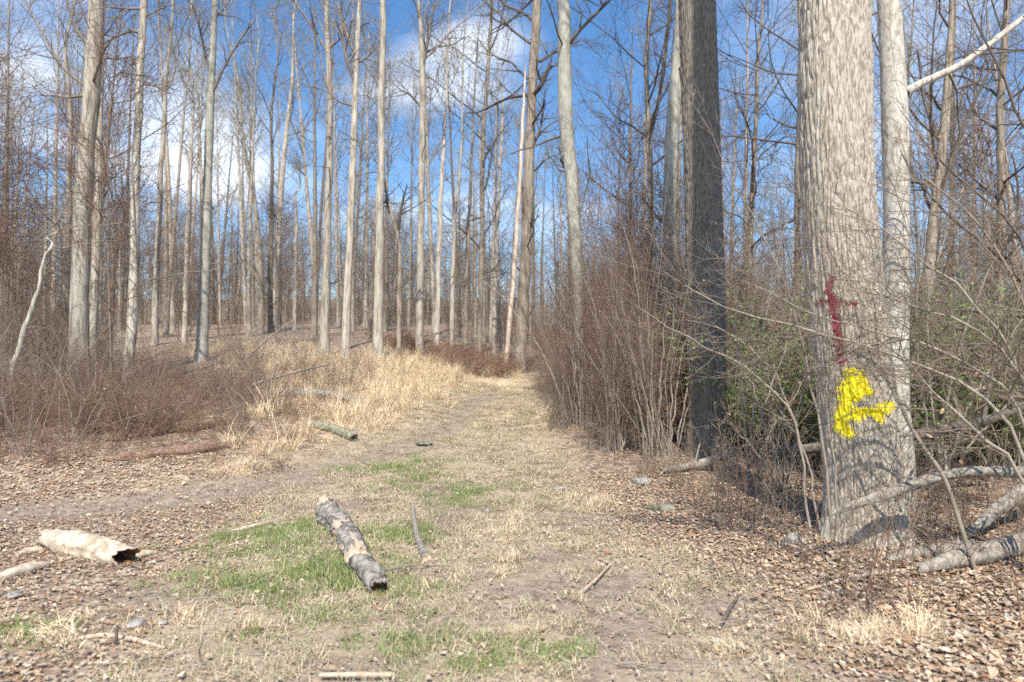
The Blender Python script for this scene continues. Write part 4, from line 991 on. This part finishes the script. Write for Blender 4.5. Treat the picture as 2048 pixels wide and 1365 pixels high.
# ------------------------------------------------------------------ logs, sticks and stones
def resample(P, Rr, n):
    P = np.asarray(P, float); s = np.concatenate([[0], np.cumsum(np.linalg.norm(np.diff(P, axis=0), axis=1))])
    t_ = np.linspace(0, s[-1], n)
    Q = np.stack([np.interp(t_, s, P[:, a]) for a in range(3)], -1)
    for _ in range(2): Q[1:-1] = (Q[:-2] + 2 * Q[1:-1] + Q[2:]) / 4
    return Q, np.interp(t_, s, np.asarray(Rr, float))
def make_log(name, label, P, Rr, mat, endmat, seed, n=40, sides=24, rough=0.12, ragged=0.5, bark=None, barkthr=0.45, hollow=0.35, cat='log', stubs=()):
    """a lumpy tapered log in world points with sunken end faces, optional bark shell"""
    g_ = np.random.default_rng(seed)
    Q, rr = resample(P, Rr, n); org = Q[0].copy(); Q = Q - org
    Lt = np.linalg.norm(Q[-1] - Q[0])
    T = nrm(np.gradient(Q, axis=0)); ref = np.array([0, 0, 1.0])
    U = nrm(np.cross(T, ref)); W = np.cross(T, U)
    a = np.arange(sides) * 2 * np.pi / sides
    dirs = U[:, None] * np.cos(a)[None, :, None] + W[:, None] * np.sin(a)[None, :, None]
    base = Q[:, None] + rr[:, None, None] * dirs
    r_ = rr.mean()
    nn = fbm(base / (r_ * 1.4) + seed, 3) - 0.5
    lon = np.linspace(0, Lt, n)
    grain = vnoise(np.stack([np.cos(a)[None] * 5 + 0 * lon[:, None] + seed, np.sin(a)[None] * 5 + 0 * lon[:, None], lon[:, None] * 3 + 0 * a[None]], -1)) - 0.5
    Rs = rr[:, None] * (1 + 2 * rough * nn + rough * grain)
    V = Q[:, None] + Rs[..., None] * dirs
    # ragged ends
    for e_, sg in ((0, -1), (n - 1, 1)):
        V[e_] += T[e_] * sg * (r_ * ragged * (g_.random(sides) * 0.6 + 0.4 * np.cos(a * 2 + seed)))[:, None]
    i = np.arange(n * sides).reshape(n, sides); j = np.roll(i, -1, 1)
    F = np.stack([i[:-1], j[:-1], j[1:], i[1:]], -1).reshape(-1, 4)
    root = link(name, mesh_np(name, V.reshape(-1, 3), F, mat), None, tuple(org))
    tag(root, label, cat)
    for e_, sg in ((0, -1), (n - 1, 1)):
        rings = [V[e_]]
        c0 = V[e_].mean(0)
        for f_, dp in ((0.82, -0.1), (0.5, -0.6 * hollow / 0.35), (0.12, -1.0 * hollow / 0.35)):
            rings.append(c0 + (V[e_] - c0) * f_ * (1 + 0.15 * g_.normal(size=(sides, 1))) + T[e_] * sg * dp * r_ * hollow)
        vv = np.concatenate(rings); ii = np.arange(4 * sides).reshape(4, sides); jj = np.roll(ii, -1, 1)
        ff = np.stack([ii[:-1], ii[1:], jj[1:], jj[:-1]], -1).reshape(-1, 4)
        cap_ = np.stack([np.full(sides - 2, ii[3, 0]), ii[3, 1:-1], ii[3, 2:]], -1)
        link('end_face', mesh_np(name + '_end', vv, ff, endmat, False, None, cap_), root)
    if bark is not None:
        bn = fbm(V / (r_ * 2.2) + seed * 3.7, 3); bf = bn.reshape(-1)[F].mean(1)
        lo = np.linspace(0, 1, n)[:, None] + 0 * a[None]; lf = lo.reshape(-1)[F].mean(1)
        mk = bf > barkthr + 0.5 * (smooth(-lf, -0.13, -0.03))
        Fm = F[mk]; uq, inv = np.unique(Fm, return_inverse=True)
        cen = np.repeat(Q, sides, 0)[uq]; vp = V.reshape(-1, 3)[uq]
        out = vp + nrm(vp - cen) * (r_ * 0.10 + r_ * 0.18 * (fbm(vp / (r_ * .5), 2) - .4))[:, None]
        allv = np.concatenate([out, vp - nrm(vp - cen) * 0.002]); Fi = inv.reshape(-1, 4)
        # rim walls along the open border
        ed = np.concatenate([Fi[:, [0, 1]], Fi[:, [1, 2]], Fi[:, [2, 3]], Fi[:, [3, 0]]]); key = np.sort(ed, 1)
        _, ix, ct = np.unique(key, axis=0, return_index=True, return_counts=True)
        be = ed[ix[ct == 1]]; m_ = len(out)
        rim = np.stack([be[:, 1], be[:, 0], be[:, 0] + m_, be[:, 1] + m_], -1)
        link('bark', mesh_np(name + '_bark', allv, np.concatenate([Fi, rim]), bark, False), root)
    for (t_, ang_, L_, rs_) in stubs:
        e_ = int(t_ * (n - 1)); d_ = dirs[e_, int(ang_ / 360 * sides) % sides] + T[e_] * 0.5; d_ = d_ / np.linalg.norm(d_)
        pts = np.array([Q[e_] + d_ * (rr[e_] * 0.6 + L_ * f_) + np.array([0, 0, 0.15 * L_ * f_ * f_]) for f_ in np.linspace(0, 1, 6)])
        T_ = Tubes(); T_.add(pts, rs_ * np.linspace(1, 0.45, 6), 7)
        link('branch_stub', T_.mesh(name + '_stub', mat), root)
    return root
def G(px, py, lift=0.0):
    p = ground_hit(px, py); p[2] += lift; return p
def on_ground(pts, radii, sink=0.25):
    """pixels on the ground line under the piece -> axis points resting on the ground"""
    return [G(x, y, r * (1 - sink)) for (x, y), r in zip(pts, radii)]
rr = [0.085, 0.105, 0.088, 0.09, 0.07, 0.06]
make_log('fallen_log', 'dark patchy-barked log lying lengthwise in green grass in the foreground', on_ground([(650, 1022), (663, 1052), (699, 1089), (712, 1128), (742, 1160), (757, 1187)], rr, 0.35), rr, M['tanwood'], M['hollow'], 3, 70, 32, 0.42, 1.2, M['logbark'], 0.41, 0.5, stubs=((0.35, 250, 0.06, 0.022), (0.62, 120, 0.05, 0.018), (0.78, 280, 0.05, 0.02)))
rr = [0.08, 0.105, 0.10, 0.085]
make_log('rotten_log', 'short bleached rotten log with a dark hollow end at lower left', on_ground([(95, 1092), (140, 1104), (200, 1118), (252, 1128)], rr, 0.4), rr, M['palewood'], M['hollow'], 4, 40, 26, 0.35, 1.3, None, 0, 0.9)
rr = [0.035, 0.05, 0.045, 0.03]
make_log('wood_slab', 'pale flat splinter of wood at the left picture edge below the rotten log', on_ground([(-10, 1172), (25, 1158), (60, 1146), (88, 1136)], rr, 0.35), rr, M['palewood'], M['tanwood'], 5, 18, 12, 0.3, 1.5)
rr = [0.02, 0.03, 0.022]
make_log('wood_splinter', 'small pale splinter just left of the rotten log', on_ground([(38, 1112), (58, 1108), (82, 1104)], rr, 0.3), rr, M['palewood'], M['tanwood'], 6, 12, 10, 0.3, 1.2)
rr = [0.02, 0.03, 0.02]
make_log('wood_splinter', 'small pale chip of wood off the hollow end of the rotten log', on_ground([(272, 1118), (288, 1114), (306, 1110)], rr, 0.2), rr, M['palewood'], M['tanwood'], 7, 12, 10, 0.35, 1.2)
rr = [0.018, 0.026, 0.028, 0.03, 0.034]
make_log('bent_stick', 'bent grey branch lying in the grass right of the dark log', on_ground([(826, 1018), (828, 1045), (832, 1072), (840, 1098), (853, 1124)], rr, 0.15), rr, M['greywood'], M['tanwood'], 8, 24, 12, 0.12, 0.4)
rr = [0.018, 0.022, 0.022, 0.016]
make_log('pale_stick', 'pale bleached stick left of the dark log at the edge of the grass', on_ground([(458, 1070), (490, 1062), (520, 1054), (548, 1046)], rr, 0.2), rr, M['palewood'], M['tanwood'], 9, 18, 10, 0.2, 0.8)
rr = [0.010, 0.014, 0.014, 0.010]
make_log('pale_stick', 'thin pale stick at bottom left crossed by a dark upright stub', on_ground([(150, 1282), (210, 1274), (262, 1284), (330, 1300)], rr, 0.1), rr, M['tanwood'], M['palewood'], 10, 18, 8, 0.15, 0.5)
p = G(232, 1292)
make_log('upright_stub', 'dark upright twig stub by the thin pale stick at bottom left', [p - [0, 0, .04], p + [0, 0, .05], p + [0.006, 0, .115]], [0.011, 0.010, 0.008], M['darkwood'], M['tanwood'], 11, 10, 8, 0.1, 0.4, cat='twig')
rr = [0.012, 0.014, 0.012]
make_log('pale_stick', 'pale stick lying along the bottom edge below the dark log', on_ground([(640, 1356), (710, 1358), (790, 1357)], rr, 0.1), rr, M['tanwood'], M['palewood'], 12, 16, 8, 0.15, 0.5)
rr = [0.008, 0.010, 0.007]
make_log('dry_stem', 'thin straw-pale stem lying right of centre near the worn dirt', on_ground([(1158, 1192), (1190, 1165), (1222, 1132)], rr, -0.3), rr, M['tanwood'], M['tanwood'], 13, 14, 7, 0.1, 0.3, cat='stick')
rr = [0.010, 0.012, 0.008]
make_log('dry_stem', 'thin dark stem standing off the leaves at lower right centre', on_ground([(1440, 1262), (1460, 1225), (1478, 1195)], rr, -0.5), rr, M['darkwood'], M['tanwood'], 14, 14, 7, 0.1, 0.3, cat='stick')
rr = [0.05, 0.075, 0.08, 0.07]
make_log('mossy_branch', 'mossy broken branch end pointing down to the trail from the dry grass', on_ground([(612, 852), (645, 860), (680, 872), (708, 884)], rr, 0.1), rr, M['mossbark'], M['darkwood'], 15, 24, 14, 0.2, 0.6)
rr = [0.05, 0.09, 0.10, 0.09, 0.08, 0.05]
make_log('fallen_log', 'long grey fallen log across the left bank behind the brambles', [G(425, 800, .05), G(500, 800, .08), G(580, 798, .12), G(640, 802, .14), G(700, 810, .12), G(722, 812, .08)], rr, M['greywood'], M['tanwood'], 16, 40, 14, 0.18, 0.6, stubs=((0.35, 300, 0.5, 0.03), (0.55, 60, 0.6, 0.025)))
rr = [0.03, 0.028, 0.022, 0.014]
pp = [G(440, 798, .05), G(520, 790, .25), G(600, 786, .45), G(660, 780, .55)]
make_log('dead_branch', 'thin dead branch rising over the long grey log on the left bank', pp, rr, M['greywood'], M['tanwood'], 17, 24, 8, 0.12, 0.5, cat='branch')
rr = [0.02, 0.02, 0.016, 0.010]
pp = [G(640, 800, .06), G(690, 798, .12), G(730, 793, .16), G(765, 788, .18)]
make_log('dead_branch', 'thin dark branch lying at the right end of the long grey log', pp, rr, M['darkwood'], M['tanwood'], 18, 20, 8, 0.12, 0.5, cat='branch')
p0 = G(455, 762); D_ = p0[1]
pp = [p0, at(500, 710, D_), at(545, 670, D_), at(590, 638, D_)]
make_log('leaning_pole', 'thin pale dead pole leaning to the right in front of the stand', pp, [0.022, 0.020, 0.016, 0.010], M['greywood'], M['tanwood'], 19, 24, 8, 0.06, 0.3, cat='pole')
rr = [0.05, 0.075, 0.075, 0.05]
make_log('rotten_log', 'upper of two half-buried red rotten logs on the left bank', on_ground([(225, 884), (300, 872), (380, 864), (450, 850)], rr, 0.45), rr, M['redwood'], M['hollow'], 20, 36, 14, 0.5, 1.6)
rr = [0.05, 0.07, 0.08, 0.045]
make_log('rotten_log', 'lower of two half-buried red rotten logs on the left bank', on_ground([(215, 922), (310, 914), (400, 906), (480, 892)], rr, 0.45), rr, M['redwood'], M['hollow'], 21, 36, 14, 0.5, 1.6)
# right-hand side
rr = [0.035, 0.05, 0.06, 0.055, 0.045]
make_log('dead_branch', 'thick broken grey branch lying across the foot of the shaded trunk', [G(1322, 950, .05), G(1365, 944, .06), G(1405, 942, .10), G(1440, 946, .20), G(1470, 950, .30)], rr, M['greywood'], M['tanwood'], 22, 30, 12, 0.2, 0.8, stubs=((0.55, 280, 0.25, 0.02), (0.93, 270, 0.18, 0.02)), cat='branch')
D_ = BIG_D + 1.9
pp = [at(1505, 915, D_), at(1570, 903, D_), at(1650, 893, D_), at(1735, 885, D_), at(1800, 876, D_), at(1896, 858, D_), at(1980, 840, D_), at(2080, 800, D_)]
make_log('dark_log', 'dark fallen trunk propped level behind the painted trunk', pp, [0.05, 0.055, 0.06, 0.06, 0.06, 0.06, 0.055, 0.05], M['darkwood'], M['tanwood'], 23, 44, 12, 0.15, 0.6, stubs=((0.8, 270, 0.9, 0.03), (0.9, 290, 0.7, 0.02)))
D_ = BIG_D - 0.62
pp = [at(1660, 1028, D_), at(1720, 1006, D_), at(1784, 985, D_), at(1862, 957, D_), at(1940, 942, D_), at(2060, 944, D_), at(2200, 985, D_)]
make_log('grey_log', 'curved grey dead limb arching in front of the foot of the painted trunk', pp, [0.02, 0.034, 0.042, 0.042, 0.040, 0.042, 0.045], M['greywood'], M['tanwood'], 24, 60, 14, 0.26, 0.8, stubs=((0.45, 250, 0.22, 0.014), (0.7, 300, 0.3, 0.012)))
rr = [0.035, 0.07, 0.085, 0.085]
make_log('grey_log', 'thick bleached log at the right edge below the arching limb', [G(1838, 1152, .05), G(1930, 1140, .08), G(2010, 1122, .10), G(2120, 1095, .12)], rr, M['greywood'], M['tanwood'], 25, 50, 20, 0.28, 1.1)
rr = [0.03, 0.055, 0.065, 0.065]
pp = [G(1925, 1085, .04), G(1975, 1075, .16), G(2030, 1062, .32), G(2110, 1040, .48)]
make_log('grey_log', 'second weathered log slanting up out of the right edge', pp, rr, M['greywood'], M['tanwood'], 26, 40, 16, 0.28, 1.0)
rr = [0.03, 0.05, 0.055, 0.04]
make_log('grey_log', 'broken splintered piece of grey wood in leaves below the painted trunk', on_ground([(1775, 1125), (1830, 1118), (1890, 1110), (1940, 1098)], rr, 0.3), rr, M['greywood'], M['tanwood'], 27, 30, 12, 0.3, 1.2)
rr = [0.010, 0.014, 0.016, 0.014]
make_log('ground_stick', 'long thin reddish stick on the leaves in front of the painted trunk', on_ground([(1612, 1186), (1690, 1165), (1770, 1152), (1840, 1146)], rr, -0.4), rr, M['tanwood'], M['tanwood'], 28, 26, 8, 0.1, 0.4, cat='stick')
D_ = BIG_D - 0.9
p0 = G(1948, 1050)
pp = [np.array([at(1950, 1050, D_)[0], D_, h1(at(1950, 1050, D_)[0], D_)]), at(1890, 955, D_), at(1829, 869, D_), at(1806, 824, D_), at(1786, 760, D_)]
make_log('leaning_pole', 'straight bare pole leaning left towards the mottled trunk', pp, [0.017, 0.016, 0.014, 0.012, 0.009], M['shrub'], M['tanwood'], 29, 26, 8, 0.08, 0.3, cat='pole')
def make_stone(name, label, px, py, size, mat, seed, flat=0.55, sink=0.35):
    import bmesh
    g_ = np.random.default_rng(seed)
    bm = bmesh.new(); bmesh.ops.create_icosphere(bm, subdivisions=3, radius=1.0)
    V = np.array([v.co[:] for v in bm.verts]); F = np.array([[v.index for v in f.verts] for f in bm.faces]); bm.free()
    for _ in range(9):     # chip flat facets
        d = nrm(g_.normal(size=3)); c_ = g_.uniform(0.55, 0.85); t_ = V @ d; V = V - np.maximum(t_ - c_, 0)[:, None] * d * 0.9
    V = V * (1 + 0.18 * (fbm(V * 1.7 + seed, 3) - 0.5))[:, None] * np.array([1, 0.8, flat]) * size
    a = g_.uniform(0, 6.28); c_, s_ = math.cos(a), math.sin(a)
    V = np.stack([V[:, 0] * c_ - V[:, 1] * s_, V[:, 0] * s_ + V[:, 1] * c_, V[:, 2]], -1)
    p = G(px, py); o = link(name, mesh_np(name, V, None, mat, False, None, F), None, (p[0], p[1], p[2] + size * flat * (1 - 2 * sink)))
    return tag(o, label, 'stone')
make_stone('stone', 'pale angular stone by the trailside left of the shaded trunk', 1283, 968, 0.13, M['stone'], 1)
make_stone('stone', 'flat mossy stone among the leaves below the shaded trunk', 1320, 1022, 0.17, M['moss'], 2, 0.4)
make_stone('stone', 'large pale grey stone at the left foot of the painted trunk', 1590, 1088, 0.115, M['stone'], 13, 0.7, 0.38)
make_stone('stone', 'flat pale stone set in the trail where it narrows', 853, 888, 0.17, M['moss'], 4, 0.2, 0.42)
make_stone('stone', 'small pale stone near the lower left corner above the thin stick', 275, 1255, 0.075, M['stone'], 5, 0.4)
make_stone('stone', 'tiny white stone right of its larger neighbour at lower left', 325, 1250, 0.034, M['stone'], 6)
make_stone('stone', 'small pale stone in bare ground at the lower left edge', 30, 1195, 0.07, M['stone'], 7, 0.4)
make_stone('stone', 'small grey stone in the leaves just left of the mossy stone', 1118, 980, 0.09, M['stone'], 8, 0.35)
make_stone('stone', 'small round stone at the bottom right of centre', 1430, 1285, 0.035, M['stone'], 9)

# ------------------------------------------------------------------ bare shrubs in front of the wood at right
_lv = np.array([(0, 0, 0), (.018, .014, .004), (.045, .012, .008), (.065, 0, .002), (.045, -.012, .008), (.018, -.014, .004), (.022, 0, -.003), (.045, 0, -.001)])
DEADLEAF = mesh_np('dead_leaf', _lv, [[1, 6, 7, 2], [6, 5, 4, 7]], M['deadleaf'], False, None, [[0, 6, 1], [0, 5, 6], [7, 3, 2], [7, 4, 3]])
def shrub_px(name, label, stems, D, seed, mat, twig, nt1=9, nt2=5, bud='budt', keep=0.5, l1=(0.2, 0.55), l2=(0.06, 0.22), cat='shrub', up=0.03, budsize=0.016, dead=0):
    """stems: lists of (px, py, width px[, extra depth]); the first point is the root"""
    g_ = np.random.default_rng(seed)
    b0 = stems[0][0]; X0 = at(b0[0], b0[1], D)[0]
    org = np.array([X0, D, h1(X0, D)])
    root = empty(name, tuple(org)); tag(root, label, cat)
    TW = Tubes(); pts = []
    for si, st in enumerate(stems):
        P = np.array([at(q[0], q[1], D + (q[3] if len(q) > 3 else 0)) for q in st]) - org
        Rr = np.array([q[2] * D / FPX / 2 * 0.62 for q in st])
        Q, rr_ = resample(P, Rr, 16)
        Q[1:-1] += g_.normal(size=(14, 3)) * 0.012
        T = Tubes(); T.add(Q, rr_, 7); link('stem', T.mesh(name + '_stem', mat), root)
        q1, r1 = sprout(Q[None], rr_[None], nt1, g_, 0.3, 1.0, (25, 60), l1, 6, 0.13, up, 0.6, 0.0022)
        q2, r2 = sprout(q1, r1, nt2, g_, 0.15, 1.0, (25, 60), l2, 3, 0.13, up, 0.7, 0.0016)
        TW.add(q1, r1, 4); TW.add(q2, r2, 3)
        pt = leafpts(q2, g_, 1); pts.append(pt[g_.random(len(pt)) < keep])
    link('twigs', TW.mesh(name + '_twigs', twig), root)['kind'] = 'stuff'
    pts = np.concatenate(pts)
    if len(pts) and bud: link('buds', flakes(pts, budsize, g_, M[bud], name + '_buds'), root)['kind'] = 'stuff'
    if dead:
        lf = leafpts(q1, g_, 4); lf = lf[g_.permutation(len(lf))[:dead]]
        for p_ in lf:
            o = link('dead_leaf', DEADLEAF, root, tuple(p_)); o.rotation_euler = tuple(g_.uniform(0, 6.28, 3)); o.scale = (g_.uniform(.7, 1.3),) * 3
    return root
DB = BIG_D
shrub_px('arching_shrub', 'tall arching bare shrub rooted at the left foot of the painted trunk',
         [[(1664, 1060, 11), (1650, 914, 10), (1627, 824, 9), (1616, 712, 8), (1598, 628, 7), (1564, 560, 6), (1533, 477, 5), (1477, 385, 4), (1446, 328, 3), (1395, 220, 2)],
          [(1620, 1055, 9), (1605, 936, 8), (1594, 852, 8), (1577, 807, 7), (1532, 762, 7), (1457, 714, 6), (1396, 688, 5), (1352, 661, 4), (1270, 610, 2)],
          [(1640, 1058, 8), (1612, 900, 7), (1560, 760, 6), (1500, 690, 5), (1440, 650, 4), (1370, 640, 2)],
          [(1672, 1062, 8), (1668, 900, 7), (1640, 760, 6), (1600, 650, 5), (1580, 560, 4), (1590, 450, 3)]], DB - 0.75, 801, M['shrub'], M['twig'], 22, 7, 'budt', 0.35, (0.2, 0.75), (0.06, 0.28))
shrub_px('spreading_shrub', 'wide bare shrub at right sending long twigs across the painted trunk',
         [[(2080, 1120, 14), (2060, 900, 12), (1960, 770, 10), (1840, 730, 8), (1720, 690, 7), (1600, 651, 6), (1513, 636, 5), (1441, 620, 4), (1379, 590, 3), (1328, 544, 2)],
          [(2085, 1120, 12), (2070, 860, 10), (1990, 740, 9), (1880, 700, 8), (1780, 670, 7), (1660, 640, 5), (1560, 600, 4), (1480, 560, 2)],
          [(2090, 1120, 12), (2075, 800, 10), (2000, 660, 9), (1900, 560, 8), (1800, 480, 6), (1740, 440, 4), (1660, 400, 2)],
          [(2095, 1120, 12), (2085, 820, 10), (2020, 700, 9), (1930, 640, 8), (1840, 620, 6), (1750, 590, 4), (1640, 540, 2)],
          [(2075, 1120, 12), (2050, 940, 10), (1950, 860, 9), (1870, 790, 7), (1800, 700, 5), (1770, 620, 3), (1760, 540, 2)],
          [(2088, 1120, 12), (2090, 760, 10), (2040, 560, 8), (1960, 440, 7), (1890, 380, 5), (1830, 340, 3)]], DB - 1.0, 802, M['shrub'], M['twig'], 36, 8, 'budt', 0.25, (0.3, 1.2), (0.1, 0.4), dead=16)
shrub_px('spreading_shrub', 'bare shrub at the right edge with thick dark limbs and clinging dead leaves',
         [[(2140, 1000, 16), (2120, 700, 14), (2060, 560, 12), (1980, 500, 10), (1900, 440, 8), (1830, 370, 6), (1800, 300, 3)],
          [(2145, 1000, 14), (2110, 640, 12), (2020, 420, 10), (1930, 380, 7), (1860, 300, 5), (1800, 220, 2)],
          [(2150, 1000, 14), (2130, 560, 12), (2080, 300, 10), (2020, 180, 8), (1960, 60, 6), (1920, -40, 4)],
          [(2135, 1000, 14), (2090, 760, 12), (2000, 680, 10), (1930, 690, 8), (1860, 700, 6), (1790, 640, 3)],
          [(2140, 1000, 12), (2100, 820, 10), (2040, 780, 9), (1960, 800, 7), (1900, 900, 5), (1880, 980, 3)]], DB + 0.5, 803, M['crownd'], M['twig'], 26, 8, 'budt', 0.2, (0.3, 1.1), (0.1, 0.36), dead=40)
shrub_px('spreading_shrub', 'fine-twigged bare shrub rooted right behind the mottled trunk',
         [[(1880, 960, 9), (1890, 800, 8), (1930, 650, 7), (1990, 520, 5), (2040, 420, 3)], [(1885, 960, 9), (1860, 780, 7), (1850, 620, 6), (1880, 480, 4), (1930, 380, 3)],
          [(1890, 960, 9), (1930, 820, 8), (1990, 720, 6), (2050, 640, 4), (2100, 560, 3)], [(1878, 960, 8), (1850, 850, 7), (1835, 720, 5), (1830, 600, 4), (1850, 450, 2)],
          [(1893, 960, 8), (1960, 860, 7), (2030, 800, 5), (2090, 700, 3)]], DB + 2.3, 805, M['shrub'], M['twig'], 20, 6, 'budt', 0.3, (0.3, 1.0), (0.1, 0.35))
shrub_px('spreading_shrub', 'fine-twigged bare shrub in the gap between the shaded and painted trunks',
         [[(1500, 935, 7), (1505, 800, 6), (1520, 680, 5), (1545, 560, 4), (1575, 440, 2)], [(1505, 935, 7), (1530, 810, 6), (1570, 700, 5), (1590, 580, 3)],
          [(1495, 935, 7), (1485, 800, 6), (1470, 680, 5), (1480, 540, 4), (1500, 420, 2)], [(1510, 935, 7), (1550, 850, 5), (1600, 780, 4), (1620, 700, 2)]], DB + 2.9, 806, M['shrub'], M['redtwig'], 16, 6, 'budt', 0.3, (0.3, 0.9), (0.1, 0.3))
shrub_px('spreading_shrub', 'small leafy-budded shrub low between the shaded and painted trunks',
         [[(1560, 980, 6), (1540, 880, 5), (1510, 790, 4), (1480, 720, 3)], [(1565, 980, 6), (1570, 880, 5), (1560, 780, 4), (1545, 700, 3)], [(1570, 980, 6), (1590, 900, 5), (1600, 820, 4), (1612, 740, 2)],
          [(1556, 980, 6), (1510, 900, 4), (1470, 860, 3), (1450, 840, 2)]], DB + 1.4, 804, M['shrub'], M['twig'], 9, 5, 'budt', 0.6)
for i, (bx, by, dd, hh, lab) in enumerate(((1235, 935, 11.0, 560, 'cluster of upright pale stems at the front of the brush, leftmost'),
                                  (1300, 945, 10.6, 470, 'cluster of tall pale stems at the front of the brush left of shaded trunk'),
                                  (1160, 880, 13.0, 540, 'multi-stemmed bare shrub leaning over the narrow part of the trail'),
                                  (1340, 945, 10.9, 600, 'thin whippy stems directly left of the shaded trunk'))):
    g_ = np.random.default_rng(900 + i); sts = []
    for s_ in range(5):
        x0 = bx + g_.normal() * 9; lx = g_.normal() * 40 - 15; top = by - (by - hh) * g_.uniform(.6, 1.1)
        sts.append([(x0, by, 7), (x0 + lx * .2, by - (by - top) * .3, 6), (x0 + lx * .5, by - (by - top) * .6, 5), (x0 + lx, top + 30, 3), (x0 + lx * 1.3, top, 2)])
    shrub_px('upright_shrub', lab, sts, dd, 910 + i, M['shrub'], M['redtwig'], 12, 5, 'budr', 0.25, (0.25, 0.7), (0.08, 0.25), budsize=.02)
# scattered thin seedlings standing in the leaf litter at right
g_ = np.random.default_rng(61); SEED = [bush(660 + i, 3, (0.7, 0.9, 0.5)[i], 0.35, 0.004, M['cane'], M['twig'], M['budt'], 0.014, 1, 0.4, 5, 2, 0, 0.05) for i in range(3)]
X, Y = region(260, lambda X, Y: (right_of_edge(X, np.maximum(Y, EDGE[0, 1])) > -0.3 + 0 * X) * 0.8 * smooth(X, 1.2, 2.2), 1.2, 5.5, 4.2, 10, g_)
inst('seedling_stems', 'thin bare seedling stems standing in the leaves at lower right', 'seedlings', SEED, X, Y, g_, (0.6, 1.2))
